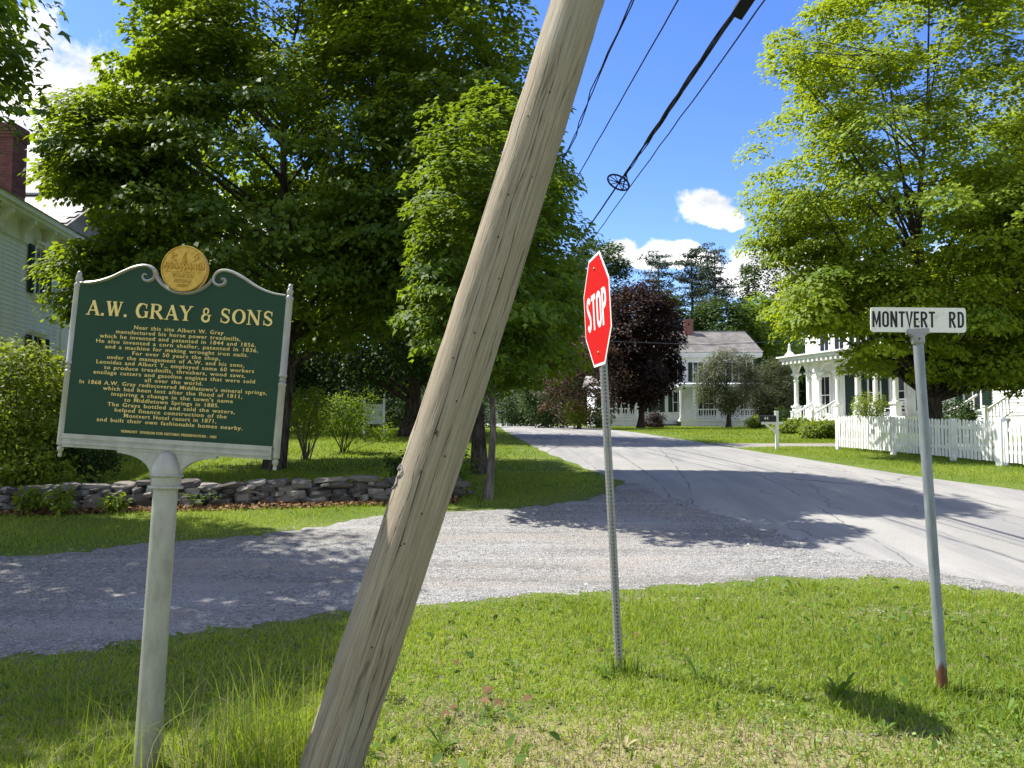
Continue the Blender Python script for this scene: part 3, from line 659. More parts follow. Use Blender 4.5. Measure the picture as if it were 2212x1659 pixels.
def shrub(name, label, cat, seed, base, h, r_, n, per, cr, size, lm, stems=12, prof='round', shape=OVAL, cb=0.25, group=None, flat=0.5, jit=0.8, extra=None, stem_r=0.012, bark=None):
    rng = np.random.RandomState(seed); root = empty(name, base, label, cat, group)
    if size >= 0.1 and shape is OVAL: shape = KITE
    P, O = crown_points(rng, n, (0, 0, 0), h * cb, h, r_, prof, 0.25, 0.1)
    for (ex, ey, ez, er, eh, en) in (extra or []):
        q = rng.randn(en, 3) * 0.5 * np.array([er, er, eh]); P = np.concatenate([P, q + np.array([ex, ey, ez])]); O = np.concatenate([O, norm(q + 1e-6)])
    V, F, tint = spray(rng, P, O, per, cr, size, flat, 0.25, 0.9, shape, jit)
    link('foliage', mesh_np('foliage', V, F, lm, attrs={'tint': tint}), None, root)
    B = MB()
    for k in rng.permutation(len(P))[:stems]:
        q = P[k]; s = np.array([rng.randn() * 0.06, rng.randn() * 0.06, -0.05]); m_ = s * 0.55 + q * 0.45; m_[2] = max(m_[2], q[2] * 0.55)
        m_[:2] = s[:2] + (q[:2] - s[:2]) * 0.52
        B.tube([s, m_, q], [stem_r, stem_r * 0.8, stem_r * 0.4], 4, False)
    if stems: B.build('stems', bark or M_BARK, root, smooth=True)
    return root
def gp(px, D, dz=0.0): p = ground_at(px, D); return (p.x, p.y, p.z + dz)
shrub('garden_bush', 'large sunlit bush at the left edge in front of the clapboard house', 'bush', 61, gp(40, 14.4), 2.65, 1.25, 260, 60, 0.26, 0.085, M_BUSH, 30, cb=0.12, extra=[(0.3, -0.4, 0.5, 0.9, 0.6, 50)])
shrub('garden_bush', 'low dark bush behind the stone wall under the marker', 'bush', 62, gp(198, 14.6), 0.95, 0.62, 60, 45, 0.17, 0.06, M_DARKL, 34, prof='vase', cb=0.25)
shrub('garden_bush', 'vase-shaped bush with many bare stems on the lawn right of the marker', 'bush', 63, gp(660, 20), 1.8, 1.05, 95, 30, 0.22, 0.07, M_BUSH, 34, prof='vase', cb=0.42, stem_r=0.011, bark=M_PALEBARK)
shrub('garden_bush', 'sprawling thin-leaved bush arching in front of the white yard sign', 'bush', 64, gp(742, 22.5), 1.55, 0.95, 90, 34, 0.22, 0.065, M_RUSSET if False else M_YOUNG, 20, prof='vase', cb=0.4, extra=[(0.9, -0.3, 0.75, 0.6, 0.5, 22), (0.4, -0.2, 1.5, 0.7, 0.3, 20)])
shrub('garden_bush', 'small dark leafy bush half hidden behind the leaning pole', 'bush', 65, gp(868, 15.2), 0.62, 0.26, 22, 26, 0.12, 0.07, M_DARKL, 6)
shrub('garden_bush', 'low weedy plant at the foot of the dark maple trunk by the wall end', 'bush', 66, gp(985, 14.4), 0.65, 0.32, 30, 26, 0.13, 0.07, M_YOUNG, 10)
shrub('roadside_bush', 'pale yellow-green bush beside the road left of the stop sign', 'bush', 67, gp(1243, 46), 1.75, 0.7, 60, 50, 0.28, 0.09, M_BUSH, 10)
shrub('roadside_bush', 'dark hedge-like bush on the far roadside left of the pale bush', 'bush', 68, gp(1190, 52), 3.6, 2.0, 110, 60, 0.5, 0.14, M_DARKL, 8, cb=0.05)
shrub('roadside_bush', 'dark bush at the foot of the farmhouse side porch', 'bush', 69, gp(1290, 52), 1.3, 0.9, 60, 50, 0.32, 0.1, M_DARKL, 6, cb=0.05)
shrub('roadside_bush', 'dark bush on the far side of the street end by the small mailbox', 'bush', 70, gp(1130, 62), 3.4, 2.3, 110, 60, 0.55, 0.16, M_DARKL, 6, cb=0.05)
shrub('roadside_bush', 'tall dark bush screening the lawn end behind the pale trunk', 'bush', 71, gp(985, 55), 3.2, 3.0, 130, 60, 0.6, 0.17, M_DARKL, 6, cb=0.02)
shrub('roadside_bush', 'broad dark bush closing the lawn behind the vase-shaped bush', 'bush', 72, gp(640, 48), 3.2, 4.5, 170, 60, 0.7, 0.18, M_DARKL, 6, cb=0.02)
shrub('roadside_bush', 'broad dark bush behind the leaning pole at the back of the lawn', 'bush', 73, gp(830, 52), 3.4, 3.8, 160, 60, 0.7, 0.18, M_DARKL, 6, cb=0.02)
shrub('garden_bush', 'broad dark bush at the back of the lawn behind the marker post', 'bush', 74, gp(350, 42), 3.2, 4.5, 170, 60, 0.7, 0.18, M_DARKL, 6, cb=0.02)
shrub('garden_bush', 'dark purple bush below the farmhouse window beside the purple maple', 'bush', 75, gp(1412, 52), 0.95, 0.85, 60, 50, 0.25, 0.09, M_PURPLE, 6, cb=0.05)
shrub('garden_bush', 'low bright green plants left of the black mailbox', 'bush', 76, gp(1635, 48), 0.7, 0.62, 40, 45, 0.2, 0.11, M_BUSH, 0, cb=0.02)
shrub('garden_bush', 'bright green daylily bank in front of the columned porch', 'bush', 77, gp(1725, 36), 0.62, 1.0, 70, 45, 0.22, 0.14, M_BUSH, 0, cb=0.02)
shrub('garden_bush', 'bright green daylily bank at the left end of the picket fence', 'bush', 78, gp(1775, 31), 0.62, 0.9, 70, 45, 0.2, 0.13, M_BUSH, 0, cb=0.02)
shrub('garden_bush', 'feathery pale shrub between the porch columns and the fence', 'bush', 79, gp(1880, 28.5), 1.75, 0.85, 70, 30, 0.24, 0.075, M_BUSH, 24, prof='vase', cb=0.3)
shrub('garden_bush', 'dark bush under the huge maple behind the picket fence', 'bush', 80, gp(2065, 27.5), 1.5, 0.8, 70, 45, 0.25, 0.09, M_DARKL, 10, cb=0.1)
shrub('garden_bush', 'small dark shrub beside the far porch corner of the columned house', 'bush', 81, gp(1690, 47), 1.3, 0.5, 36, 45, 0.22, 0.09, M_DARKL, 0, cb=0.05)
for k, (px, D, h, lm, lab) in enumerate([(72, 11.75, 0.34, M_BUSH, 'small bright plant at the foot of the stone wall, leftmost of three'),
                                  (138, 11.7, 0.38, M_BUSH, 'small bright plant at the foot of the stone wall, middle of three'),
                                  (250, 11.9, 0.22, M_BUSH, 'tiny bright plant at the wall foot left of the marker post')]):
    shrub('seedling', lab, 'plant', 90 + k, gp(px, D), h, h * 0.6, 16, 16, 0.10, 0.085, lm, 8, prof='vase', group='seedlings by the wall', cb=0.4, stem_r=0.004)
def fern(label, seed, base, ln):
    rng = np.random.RandomState(seed); root = empty('fern', base, label, 'plant', 'ferns by the wall'); Ps, Ns, Ds, Ss = [], [], [], []; B = MB()
    for k in range(9):
        a = k * 0.7 + rng.rand() * 0.4; pts = [(math.cos(a) * ln * u * 0.75, math.sin(a) * ln * u * 0.75, ln * (1.25 * u - 0.75 * u * u)) for u in np.linspace(0, 1, 8)]
        B.tube(pts, 0.003, 3, False)
        for i in range(1, 8):
            for s in (-1, 1):
                Ps.append(pts[i]); Ns.append((0, 0, 1)); Ds.append((-math.sin(a) * s + 0.3 * math.cos(a), math.cos(a) * s + 0.3 * math.sin(a), -0.1)); Ss.append(0.10 * (1.15 - i / 8))
    V, F = leaves(np.array(Ps), np.array(Ns, float), np.array(Ds), np.array(Ss), OVAL)
    link('fronds', mesh_np('fronds', V, F, M_YOUNG, attrs={'tint': rng.rand(len(F))}), None, root); B.build('stalks', M_DARKL, root)
fern('fern before the dark part of the wall, just right of the marker post', 95, gp(432, 12.35), 0.42)
fern('smaller fern before the dark part of the wall right of the first', 96, gp(475, 12.5), 0.30)
print('plants done')

# ------------------------------------------------------------------ stone wall
rng = np.random.RandomState(5)
W0, W1 = np.array([-10.6, 11.70]), np.array([-0.98, 13.2]); wl = np.linalg.norm(W1 - W0); wd_ = (W1 - W0) / wl; wa = math.atan2(wd_[1], wd_[0])
wall = empty('stone_wall', (W0[0], W0[1], gz(W0[1])), 'low dry-laid fieldstone wall edging the lawn behind the marker', 'wall', rz=wa)
def stone_mesh(k):
    r = np.random.RandomState(100 + k); n = 7; V = []
    for z, s in ((-0.5, 0.86), (-0.22, 1.0), (0.25, 0.98), (0.5, 0.84)):
        for j in range(n):
            a = 2 * math.pi * j / n; c, s_ = math.cos(a), math.sin(a); q = 1 / max(abs(c), abs(s_)) ** 0.75
            V.append((0.5 * c * q * s * r.uniform(0.74, 1.08), 0.5 * s_ * q * s * r.uniform(0.74, 1.08), z * r.uniform(0.75, 1.1)))
    F = [(i*n+j, i*n+(j+1) % n, (i+1)*n+(j+1) % n, (i+1)*n+j) for i in range(3) for j in range(n)] + [tuple(range(n-1, -1, -1)), tuple(3*n+j for j in range(n))]
    me = bpy.data.meshes.new('stone'); me.from_pydata(V, [], F); me.update(); me.materials.append(M_STONE); return me
smesh = [stone_mesh(k) for k in range(14)]
def wz(t): return gz(W0[1] + wd_[1] * t) - gz(W0[1])
count = 0
for course, (zc, hh, lmin, lmax) in enumerate([(0.04, 0.12, 0.25, 0.5), (0.135, 0.11, 0.2, 0.45), (0.225, 0.10, 0.22, 0.5), (0.315, 0.085, 0.3, 0.62)]):
    t = rng.uniform(-0.1, 0.1)
    while t < wl:
        ln = rng.uniform(lmin, lmax); h_ = hh * rng.uniform(0.75, 1.25); t1 = t + ln / 2
        if t1 < wl + 0.1 and count < 298:
            bump_ = 0.025 * math.sin(t1 * 1.7) + 0.02 * math.sin(t1 * 4.1)
            s_ = link('stone', smesh[rng.randint(14)], None, wall, (t1, rng.uniform(-0.05, 0.05) + 0.02 * course, wz(t1) + zc + bump_ * (0.3 + course * 0.25)), (rng.uniform(-.16, .16), rng.uniform(-.10, .10), rng.uniform(-.2, .2) + (math.pi if rng.rand() < .5 else 0)))
            s_.scale = (ln * 1.08, rng.uniform(0.36, 0.52), h_ * 1.28); count += 1
        t += ln * 0.97
        if course < 3 and rng.rand() < 0.25 and count < 290:      # chinking stones between the big ones
            s_ = link('stone', smesh[rng.randint(14)], None, wall, (t, -0.15 + rng.uniform(-.03, .03), wz(t) + zc + 0.05), (0.1, rng.uniform(-.3, .3), rng.uniform(0, 6)))
            s_.scale = (rng.uniform(.10, .18), 0.14, rng.uniform(.04, .07)); count += 1
c_ = MB(); N_ = 20
for i in range(N_):
    t0, t1 = wl * i / N_, wl * (i + 1) / N_; c_.box(t0 + 0.02, t1 + 0.02, -0.06, 0.12, wz(t0) - 0.2, wz(t0) + 0.27)
c_.build('rubble_core', mat('rubble', color=(0.03, 0.027, 0.024), rough=1.0), wall)
# ------------------------------------------------------------------ ground cover
def in_any(x, y): return in_poly(x, y, GRAV) | in_poly(x, y, ROAD) | in_poly(x, y, DRIVE)
def grass(name, seed, n, xr, yr, hgt, wid, material, sel=None, seg=2, bend=0.5, base_lift=0.0, dens=None, tintf=None, edge=0.0):
    r = np.random.RandomState(seed); x = r.uniform(*xr, n); y = r.uniform(*yr, n)
    k = np.abs(x) < 0.72 * y + 1.9
    jx, jy = (r.randn(n) * edge, r.randn(n) * edge)
    k &= ~in_any(x + jx, y + jy)
    if sel is not None: k &= sel(x, y)
    if dens is not None: k &= r.rand(n) < dens(x, y)
    x, y = x[k], y[k]; er = 0.15 + 0.03 * y.mean()
    fr = np.mean([in_any(x + er * math.cos(q), y + er * math.sin(q)) for q in np.arange(0, 6.28, 0.9)], 0); k = r.rand(len(x)) > 1.05 * fr
    x, y, fr = x[k], y[k], fr[k]; n = len(x); a = r.rand(n) * 6.283; h = hgt * (1 - 0.75 * fr) * (0.55 + 0.8 * r.rand(n)) * (0.45 + 0.75 * hash_noise(x, y, 1.1, seed) + 0.5 * hash_noise(x, y, 5.3, seed + 7) ** 2)
    w = wid * (0.6 + 0.8 * r.rand(n)); b = bend * h * (0.2 + r.rand(n)); ba = r.rand(n) * 6.283
    P = np.stack([x, y, fz(y) + base_lift - 0.006], 1); s = np.stack([np.cos(a), np.sin(a), np.zeros(n)], 1) * w[:, None] / 2
    bd = np.stack([np.cos(ba), np.sin(ba), np.zeros(n)], 1) * b[:, None]; up = np.array([0, 0, 1.0])
    if seg == 1:
        V = np.stack([P - s, P + s, P + bd + up * (h[:, None])], 1).reshape(-1, 3); F = np.arange(3 * n).reshape(-1, 3); rep = 1
    else:
        M_ = P + bd * 0.30 + up * (h[:, None] * 0.55); T_ = P + bd + up * (h[:, None] * (1 - 0.25 * (b / h)[:, None]))
        V = np.stack([P - s, P + s, M_ + s * 0.75, M_ - s * 0.75, T_ + s * 0.06, T_ - s * 0.06], 1).reshape(-1, 3)
        o = np.arange(n)[:, None] * 6; F = np.concatenate([o + np.array([[0, 1, 2, 3]]), o + np.array([[3, 2, 4, 5]])], 1).reshape(-1, 4); rep = 2
    tint = np.clip(0.25 + 0.5 * hash_noise(x, y, 0.7, seed + 1) + 0.35 * (r.rand(n) - 0.4), 0, 1)
    if tintf is not None: tint = tintf(x, y, tint)
    return tag(link(name, mesh_np(name, V, F, material, attrs={'tint': np.repeat(tint, rep)})), kind='stuff')
def dryness(x, y):
    d = np.exp(-((x - 0.75) / 1.25) ** 4 - ((y - 3.45) / 0.90) ** 4) * 0.9
    d += 0.7 * np.exp(-((x + 0.35) / 0.4) ** 2 - ((y - 4.5) / 0.25) ** 2) + 0.6 * np.exp(-((x - 2.1) / 0.5) ** 2 - ((y - 4.1) / 0.16) ** 2)
    return np.clip(d * (0.6 + 0.8 * hash_noise(x, y, 2.2, 77)), 0, 1)
def bare(x, y):
    b = 0.9 * np.exp(-((x - 1.95) / 0.40) ** 2 - ((y - 4.16) / 0.10) ** 2) + 0.6 * np.exp(-((x + 0.25) / 0.35) ** 2 - ((y - 4.55) / 0.12) ** 2)
    b += 0.95 * np.exp(-((x - 1.6) / 0.9) ** 2 - ((y - 7.35) / 0.20) ** 2) + 0.95 * np.exp(-((x - 3.6) / 0.7) ** 2 - ((y - 6.85) / 0.18) ** 2) + 1.0 * np.exp(-((x - 5.1) / 0.7) ** 2 - ((y - 6.5) / 0.35) ** 2)
    b *= 0.45 + 0.9 * hash_noise(x, y, 2.7, 61)
    return np.clip(b, 0, 0.95)
near = lambda x, y: (y < 8.6)
grass('verge_grass', 201, 240000, (-6.5, 8), (2.7, 8.6), 0.058, 0.0075, M_GRASS, near, 2, 0.9, dens=lambda x, y: (1 - 0.90 * dryness(x, y)) * (1 - bare(x, y)) * np.clip(1.15 - 0.05 * (y - 3), 0.3, 1), edge=0.14)
grass('dry_grass', 202, 170000, (-3.5, 6.8), (2.7, 8.4), 0.042, 0.0058, M_DRY, near, 2, 1.3, dens=lambda x, y: np.clip(0.03 + dryness(x, y) * 1.1 + 0.3 * bare(x, y) + 0.12 * (hash_noise(x, y, 0.9, 5) > 0.8), 0, 1) * (1 - 0.5 * bare(x, y)), edge=0.06)
behind_wall = lambda x, y: (y > 9.0) & ~((y > 11.72 + (x + 10.6) * 0.156 - 0.62) & (y < 11.72 + (x + 10.6) * 0.156 + 0.3) & (x < -0.85))
grass('lawn_grass', 203, 105000, (-12, 3.6), (9.0, 17), 0.06, 0.011, M_GRASS, behind_wall, 1, 0.7, edge=0.14)
grass('lawn_grass', 204, 120000, (-26, 4), (17, 46), 0.075, 0.028, M_GRASS, lambda x, y: x < 4, 1, 0.7, edge=0.05)
grass('roadside_grass', 205, 110000, (7, 22), (9.5, 30), 0.07, 0.016, M_GRASS, lambda x, y: x > 6.4 + 0.04 * (25 - y), 1, 0.7, edge=0.08)
grass('roadside_grass', 206, 60000, (3, 26), (27, 60), 0.08, 0.034, M_GRASS, lambda x, y: x > 4, 1, 0.7, edge=0.08)
# the unmown clump round the marker post and the leaning pole
def clump(name, seed, n, cx, cy, sx, sy, hgt, wid, material, bend):
    r = np.random.RandomState(seed); x = cx + r.randn(n) * sx; y = cy + r.randn(n) * sy
    k = ~in_any(x, y - 0.0) & ~in_any(x, y + 0.18) & (r.rand(n) > 0.8 * bare(x, y)); x, y = x[k], y[k]; n = len(x); a = r.rand(n) * 6.283
    h = hgt * (0.35 + 0.75 * r.rand(n)); w_ = wid * (0.6 + 0.8 * r.rand(n)); ba = r.rand(n) * 6.283; b = bend * h * r.rand(n) ** 1.5
    P = np.stack([x, y, fz(y) - 0.01], 1); s = np.stack([np.cos(a), np.sin(a), 0 * a], 1) * w_[:, None] / 2; d = np.stack([np.cos(ba), np.sin(ba), 0 * a], 1); K = 5; rows = []
    for i in range(K):
        t = i / (K - 1); c = P + d * (b * t ** 2.2)[:, None] + np.array([0, 0, 1]) * (h * (t - 0.38 * (b / h) * t ** 3))[:, None]; ws = (1 - t ** 1.6) + 0.03
        rows += [c - s * ws, c + s * ws]
    V = np.stack(rows, 1).reshape(-1, 3); o = np.arange(n)[:, None] * (2 * K)
    F = np.concatenate([o + np.array([[2*i, 2*i+1, 2*i+3, 2*i+2]]) for i in range(K - 1)], 1).reshape(-1, 4)
    return tag(link(name, mesh_np(name, V, F, material, attrs={'tint': np.repeat(np.clip(0.05 + 0.75 * r.rand(n), 0, 1), K - 1)})), kind='stuff')
clump('tall_grass', 211, 620, -1.20, 3.74, 0.19, 0.20, 0.44, 0.0055, M_GRASS, 0.9)
clump('tall_grass', 212, 180, -1.12, 3.78, 0.15, 0.14, 0.62, 0.0052, M_GRASS, 0.8)
clump('tall_grass', 213, 80, -1.92, 3.86, 0.16, 0.10, 0.40, 0.006, M_GRASS, 1.2)
clump('tall_grass', 214, 160, -1.3, 3.7, 0.3, 0.2, 0.50, 0.005, M_DRY, 0.8)
clump('tall_grass', 215, 120, 0.735, 5.24, 0.07, 0.05, 0.17, 0.009, M_GRASS, 0.8)
clump('tall_grass', 216, 110, 2.72, 4.84, 0.08, 0.05, 0.14, 0.008, M_GRASS, 0.9)
clump('tall_grass', 217, 2600, 1.5, 5.6, 1.7, 1.0, 0.115, 0.010, M_GRASS, 1.0)
clump('tall_grass', 218, 1800, 3.1, 5.6, 1.3, 0.9, 0.115, 0.010, M_GRASS, 1.0)
# clover, leaf litter, loose stones
r = np.random.RandomState(221); n = 9000; x = r.uniform(-1.6, 3.2, n); y = r.uniform(3.1, 5.4, n)
k = r.rand(n) < np.clip(1.6 * (hash_noise(x, y, 1.3, 9) - 0.42), 0, 0.8); x, y = x[k], y[k]; n = len(x)
V, F = leaves(np.stack([x, y, fz(y) + r.uniform(0.008, 0.045, n)], 1), np.stack([r.randn(n) * .4, r.randn(n) * .4, np.ones(n)], 1), r.randn(n, 3) * np.array([1, 1, 0.1]), r.uniform(0.012, 0.026, n), OVAL * np.array([1.7, 1, 1]))
tag(link('clover', mesh_np('clover', V, F, M_CLOVER, attrs={'tint': r.rand(n)})), kind='stuff')
r = np.random.RandomState(224); n = 5200; x = r.uniform(-4, 6.5, n); y = r.uniform(2.9, 8.0, n)
k = (r.rand(n) < np.clip(1.9 * (hash_noise(x, y, 1.7, 19) - 0.40), 0.04, 1)) & ~in_any(x, y) & ~in_any(x, y + .15) & (np.abs(x) < .69 * y + .3); x, y = x[k], y[k]; n = len(x)
V, F = leaves(np.stack([x, y, fz(y) + r.uniform(0.0, 0.03, n)], 1), np.stack([r.randn(n) * .7, r.randn(n) * .7 - .2, np.ones(n)], 1), np.stack([r.randn(n), r.randn(n), r.uniform(.1, 1.4, n)], 1), r.uniform(0.035, 0.095, n), OVAL * np.array([.85, 1, 1.3]))
tag(link('broadleaf_ground_cover', mesh_np('broadleaf_ground_cover', V, F, M_WEED, attrs={'tint': r.rand(n)})), kind='stuff')
r = np.random.RandomState(225); n = 5000; x = r.uniform(-2, 4.5, n); y = r.uniform(2.9, 5.2, n); k = (r.rand(n) < dryness(x, y) * .8 + .05) & ~in_any(x, y); x, y = x[k], y[k]; n = len(x)
V, F = leaves(np.stack([x, y, fz(y) + r.uniform(0.004, 0.03, n)], 1), np.stack([r.randn(n) * .5, r.randn(n) * .5, np.ones(n)], 1), r.randn(n, 3) * np.array([1, 1, .25]), r.uniform(0.02, 0.055, n), OVAL * np.array([.35, 1, 1.2]))
tag(link('dead_thatch', mesh_np('dead_thatch', V, F, M_DRY, attrs={'tint': r.rand(n)})), kind='stuff')
r = np.random.RandomState(222); n = 5200; t = r.uniform(0, wl, n); off = -0.2 - 0.42 * r.rand(n) ** 1.2
x = W0[0] + wd_[0] * t - wd_[1] * off; y = W0[1] + wd_[1] * t + wd_[0] * off
V, F = leaves(np.stack([x, y, fz(y) + r.uniform(0.004, 0.03, n)], 1), np.stack([r.randn(n) * .5, r.randn(n) * .5, np.ones(n)], 1), r.randn(n, 3) * np.array([1, 1, 0.2]), r.uniform(0.04, 0.09, n), OVAL * np.array([1.4, 1, 1.5]))
tag(link('leaf_litter', mesh_np('leaf_litter', V, F, M_LITTER, attrs={'tint': r.rand(n)})), kind='stuff')
def pebbles(name, seed, n, xr, yr, size, material, dens=None, sel=None):
    r = np.random.RandomState(seed); x = r.uniform(*xr, n); y = r.uniform(*yr, n); k = (np.abs(x) < 0.69 * y + 0.4)
    k &= (in_poly(x + r.randn(n) * .10, y + r.randn(n) * .13, GRAV) & ~in_poly(x + r.randn(n) * .08, y, ROAD)) if sel is None else sel(x, y)
    if dens is not None: k &= r.rand(n) < dens(x, y)
    x, y = x[k], y[k]; n = len(x); s = size * np.exp(r.randn(n) * 0.38)
    O = np.array([(1, 0, 0), (0, 1, 0), (-1, 0, 0), (0, -1, 0), (0, 0, 1)], float)
    S = np.stack([s * r.uniform(.6, 1.3, n), s * r.uniform(.6, 1.3, n), s * r.uniform(.4, .8, n)], 1); a = r.rand(n) * 6.283; c, q = np.cos(a), np.sin(a)
    v = O[None] * S[:, None, :] * r.uniform(.7, 1.25, (n, 5, 1)); vx = v[..., 0] * c[:, None] - v[..., 1] * q[:, None]; vy = v[..., 0] * q[:, None] + v[..., 1] * c[:, None]
    V = np.stack([vx + x[:, None], vy + y[:, None], v[..., 2] + (fz(y) + 0.009)[:, None]], -1).reshape(-1, 3)
    o = np.arange(n)[:, None] * 5; F = np.concatenate([o + np.array([[i, (i + 1) % 4, 4]]) for i in range(4)], 1).reshape(-1, 3)
    return tag(link(name, mesh_np(name, V, F, material, attrs={'tint': np.repeat(r.rand(n), 4)})), kind='stuff')
def m_pebble(t, b):
    a = t.new('ShaderNodeAttribute', attribute_name='tint').outputs['Fac']
    t.put(b.inputs['Base Color'], t.ramp(a, [(0, (0.11, 0.108, 0.10)), (0.4, (0.21, 0.205, 0.195)), (0.75, (0.29, 0.265, 0.235)), (1, (0.38, 0.37, 0.35))]))
M_PEBBLE = mat('loose_stones', m_pebble, rough=0.85)
pebbles('loose_gravel', 231, 52000, (-8, 6), (4.5, 14), 0.0095, M_PEBBLE, lambda x, y: np.clip(1.25 - 0.07 * y, 0.2, 1))
pebbles('roadside_rubble', 232, 6000, (1.5, 7), (6, 16), 0.017, M_PEBBLE, lambda x, y: np.clip(0.75 * (hash_noise(x, y, 1.2, 3) - 0.3), 0, 1), sel=lambda x, y: in_poly(x, y, GRAV) & (y > 7.2) & (np.abs(x - np.interp(y, [p[1] for p in rl[::1]][3:8], [p[0] for p in rl][3:8])) < 0.75))
pebbles('bare_patch_grit', 233, 9000, (-1, 6), (3.8, 7.6), 0.008, M_PEBBLE, lambda x, y: bare(x, y), sel=lambda x, y: y < 8)
# countable small things in the verge
def weed(label, seed, x, y, size, n, dry=False):
    r = np.random.RandomState(seed); root = empty('weed', (x, y, gz(y)), label, 'plant', 'broad-leaved weeds in the verge'); B = MB()
    for k in range(n):
        a = k * 2.4 + r.rand() * .5; d = Vector((math.cos(a), math.sin(a), 0)); q = Vector((-d.y, d.x, 0)); ln = size * r.uniform(.7, 1.2); up = r.uniform(.7, 1.6); v = []
        for t, w_ in ((0, .03), (.3, .07), (.65, .12), (.85, .085), (1, .01)):
            c = d * ln * t * 0.8 + Vector((0, 0, ln * (up * t - .55 * t * t)))
            v += [c - q * ln * w_ + Vector((0, 0, .02 * ln)), c, c + q * ln * w_ + Vector((0, 0, .02 * ln))]
        B.add(v, [(3*i+j, 3*i+j+1, 3*i+j+4, 3*i+j+3) for i in range(4) for j in (0, 1)])
    me = B.mesh('leaves', M_DRY if dry else M_WEED); at = me.attributes.new('tint', 'FLOAT', 'FACE'); at.data.foreach_set('value', np.full(len(me.polygons), 0.35 + 0.4 * r.rand(), dtype=np.float32))
    link('leaves', me, None, root)
WL = 'broad-leaved weed standing in the grass between the stop sign and the street-name post'
for k, (px, py, s_, n, dry, lab) in enumerate([(1300, 1452, .13, 9, 0, 'broad-leaved weed at the left foot of the stop sign post'), (1500, 1455, .15, 8, 0, 'broad-leaved weed on the thin shadow line right of the stop sign'),
        (1640, 1490, .11, 7, 0, WL), (1720, 1530, .12, 8, 0, 'broad-leaved weed just left of the stop sign shadow, lower than its neighbours'), (1800, 1492, .16, 9, 0, 'broad-leaved weed at the left tip of the stop sign shadow'), (1890, 1570, .11, 8, 0, 'broad-leaved weed under the lower edge of the stop sign shadow'),
        (1345, 1600, .10, 8, 1, 'dry weed tuft at the bottom edge right of the leaning pole'), (1060, 1535, .12, 8, 0, 'broad-leaved weed near the brown leaves right of the leaning pole'),
        (960, 1605, .15, 10, 0, 'bright broad-leaved weed at the bottom beside the leaning pole'), (820, 1500, .17, 8, 0, 'large broad weed leaf sticking out right of the leaning pole'),
        (2150, 1535, .12, 8, 0, 'broad-leaved weed right of the rusty foot of the street-name post'), (2070, 1540, .10, 8, 0, 'broad-leaved weed just below the rusty post foot')]):
    D = 1.65 * FPX / (py - HOR); weed(lab, 300 + k, (px - 1106) / FPX * D, D, s_ * .78, n, bool(dry))
for k, (px, py, s_, lab) in enumerate([(975, 1530, .05, 0), (1040, 1515, .07, 0), (1062, 1500, .08, 0), (1082, 1515, .07, 0), (955, 1545, .06, 0), (1130, 1510, .06, 0), (985, 1438, .05, 1), (1365, 1375, .05, 2), (1300, 1412, .04, 3)]):
    D = 1.65 * FPX / (py - HOR); x = (px - 1106) / FPX * D; r = np.random.RandomState(400 + k)
    V, F = leaves(np.array([(0, 0, 0.0)]), np.array([(r.randn() * .4, -0.5, 1.0)]), np.array([(r.randn(), r.randn(), 0.2)]), np.array([s_ * 1.05]), MAPLE * np.array([1.2, 1, 1.6]))
    o = link('fallen_leaf', mesh_np('fallen_leaf', V, F, M_LITTER, attrs={'tint': np.array([0.1 + .55 * r.rand()])}))
    o.location = (x, D, gz(D) + 0.05)
    tag(o, ['orange-brown fallen leaf at the left of the litter patch, just above the bottom leaf', 'curled fallen leaf in the middle of the litter patch right of the leaning pole', 'topmost fallen leaf of the litter patch right of the leaning pole',
            'fallen leaf at the right side of the litter patch near the leaning pole', 'lowest fallen leaf of the litter patch, nearest the leaning pole', 'pale fallen leaf lying apart to the right of the litter patch',
            'brown fallen leaf alone in the grass, halfway between leaning pole and litter patch and road', 'orange-brown fallen leaf in the grass just right of the stop sign post', 'pale brown fallen leaf left of the stop sign foot'][k], 'leaf', 'fallen leaves on the verge')
print('ground cover done')

# ------------------------------------------------------------------ lettering
def text_mesh(name, s, width=None, height=1.0, depth=0.002, bold=0.0, material=None, space=1.0, word=1.0):
    cu = bpy.data.curves.new('lettering', 'FONT'); cu.body = s; cu.align_x = 'CENTER'; cu.extrude = depth / 2; cu.offset = bold; cu.resolution_u = 3
    cu.space_character = space; cu.space_word = word
    o = bpy.data.objects.new('lettering', cu); C.objects.link(o)
    bpy.context.view_layer.update()
    me = bpy.data.meshes.new_from_object(o.evaluated_get(bpy.context.evaluated_depsgraph_get()))
    bpy.data.objects.remove(o); bpy.data.curves.remove(cu)
    n = len(me.vertices); co = np.empty(n * 3, np.float32); me.vertices.foreach_get('co', co); co = co.reshape(-1, 3)
    sy = height / 0.70; w0 = co[:, 0].max() - co[:, 0].min(); sx = width / w0 if width else sy; cx = (co[:, 0].max() + co[:, 0].min()) / 2
    co = np.stack([(co[:, 0] - cx) * sx, -co[:, 2], co[:, 1] * sy], 1).astype(np.float32)      # x right, z up, faces -y
    return co, [tuple(p.vertices) for p in me.polygons]
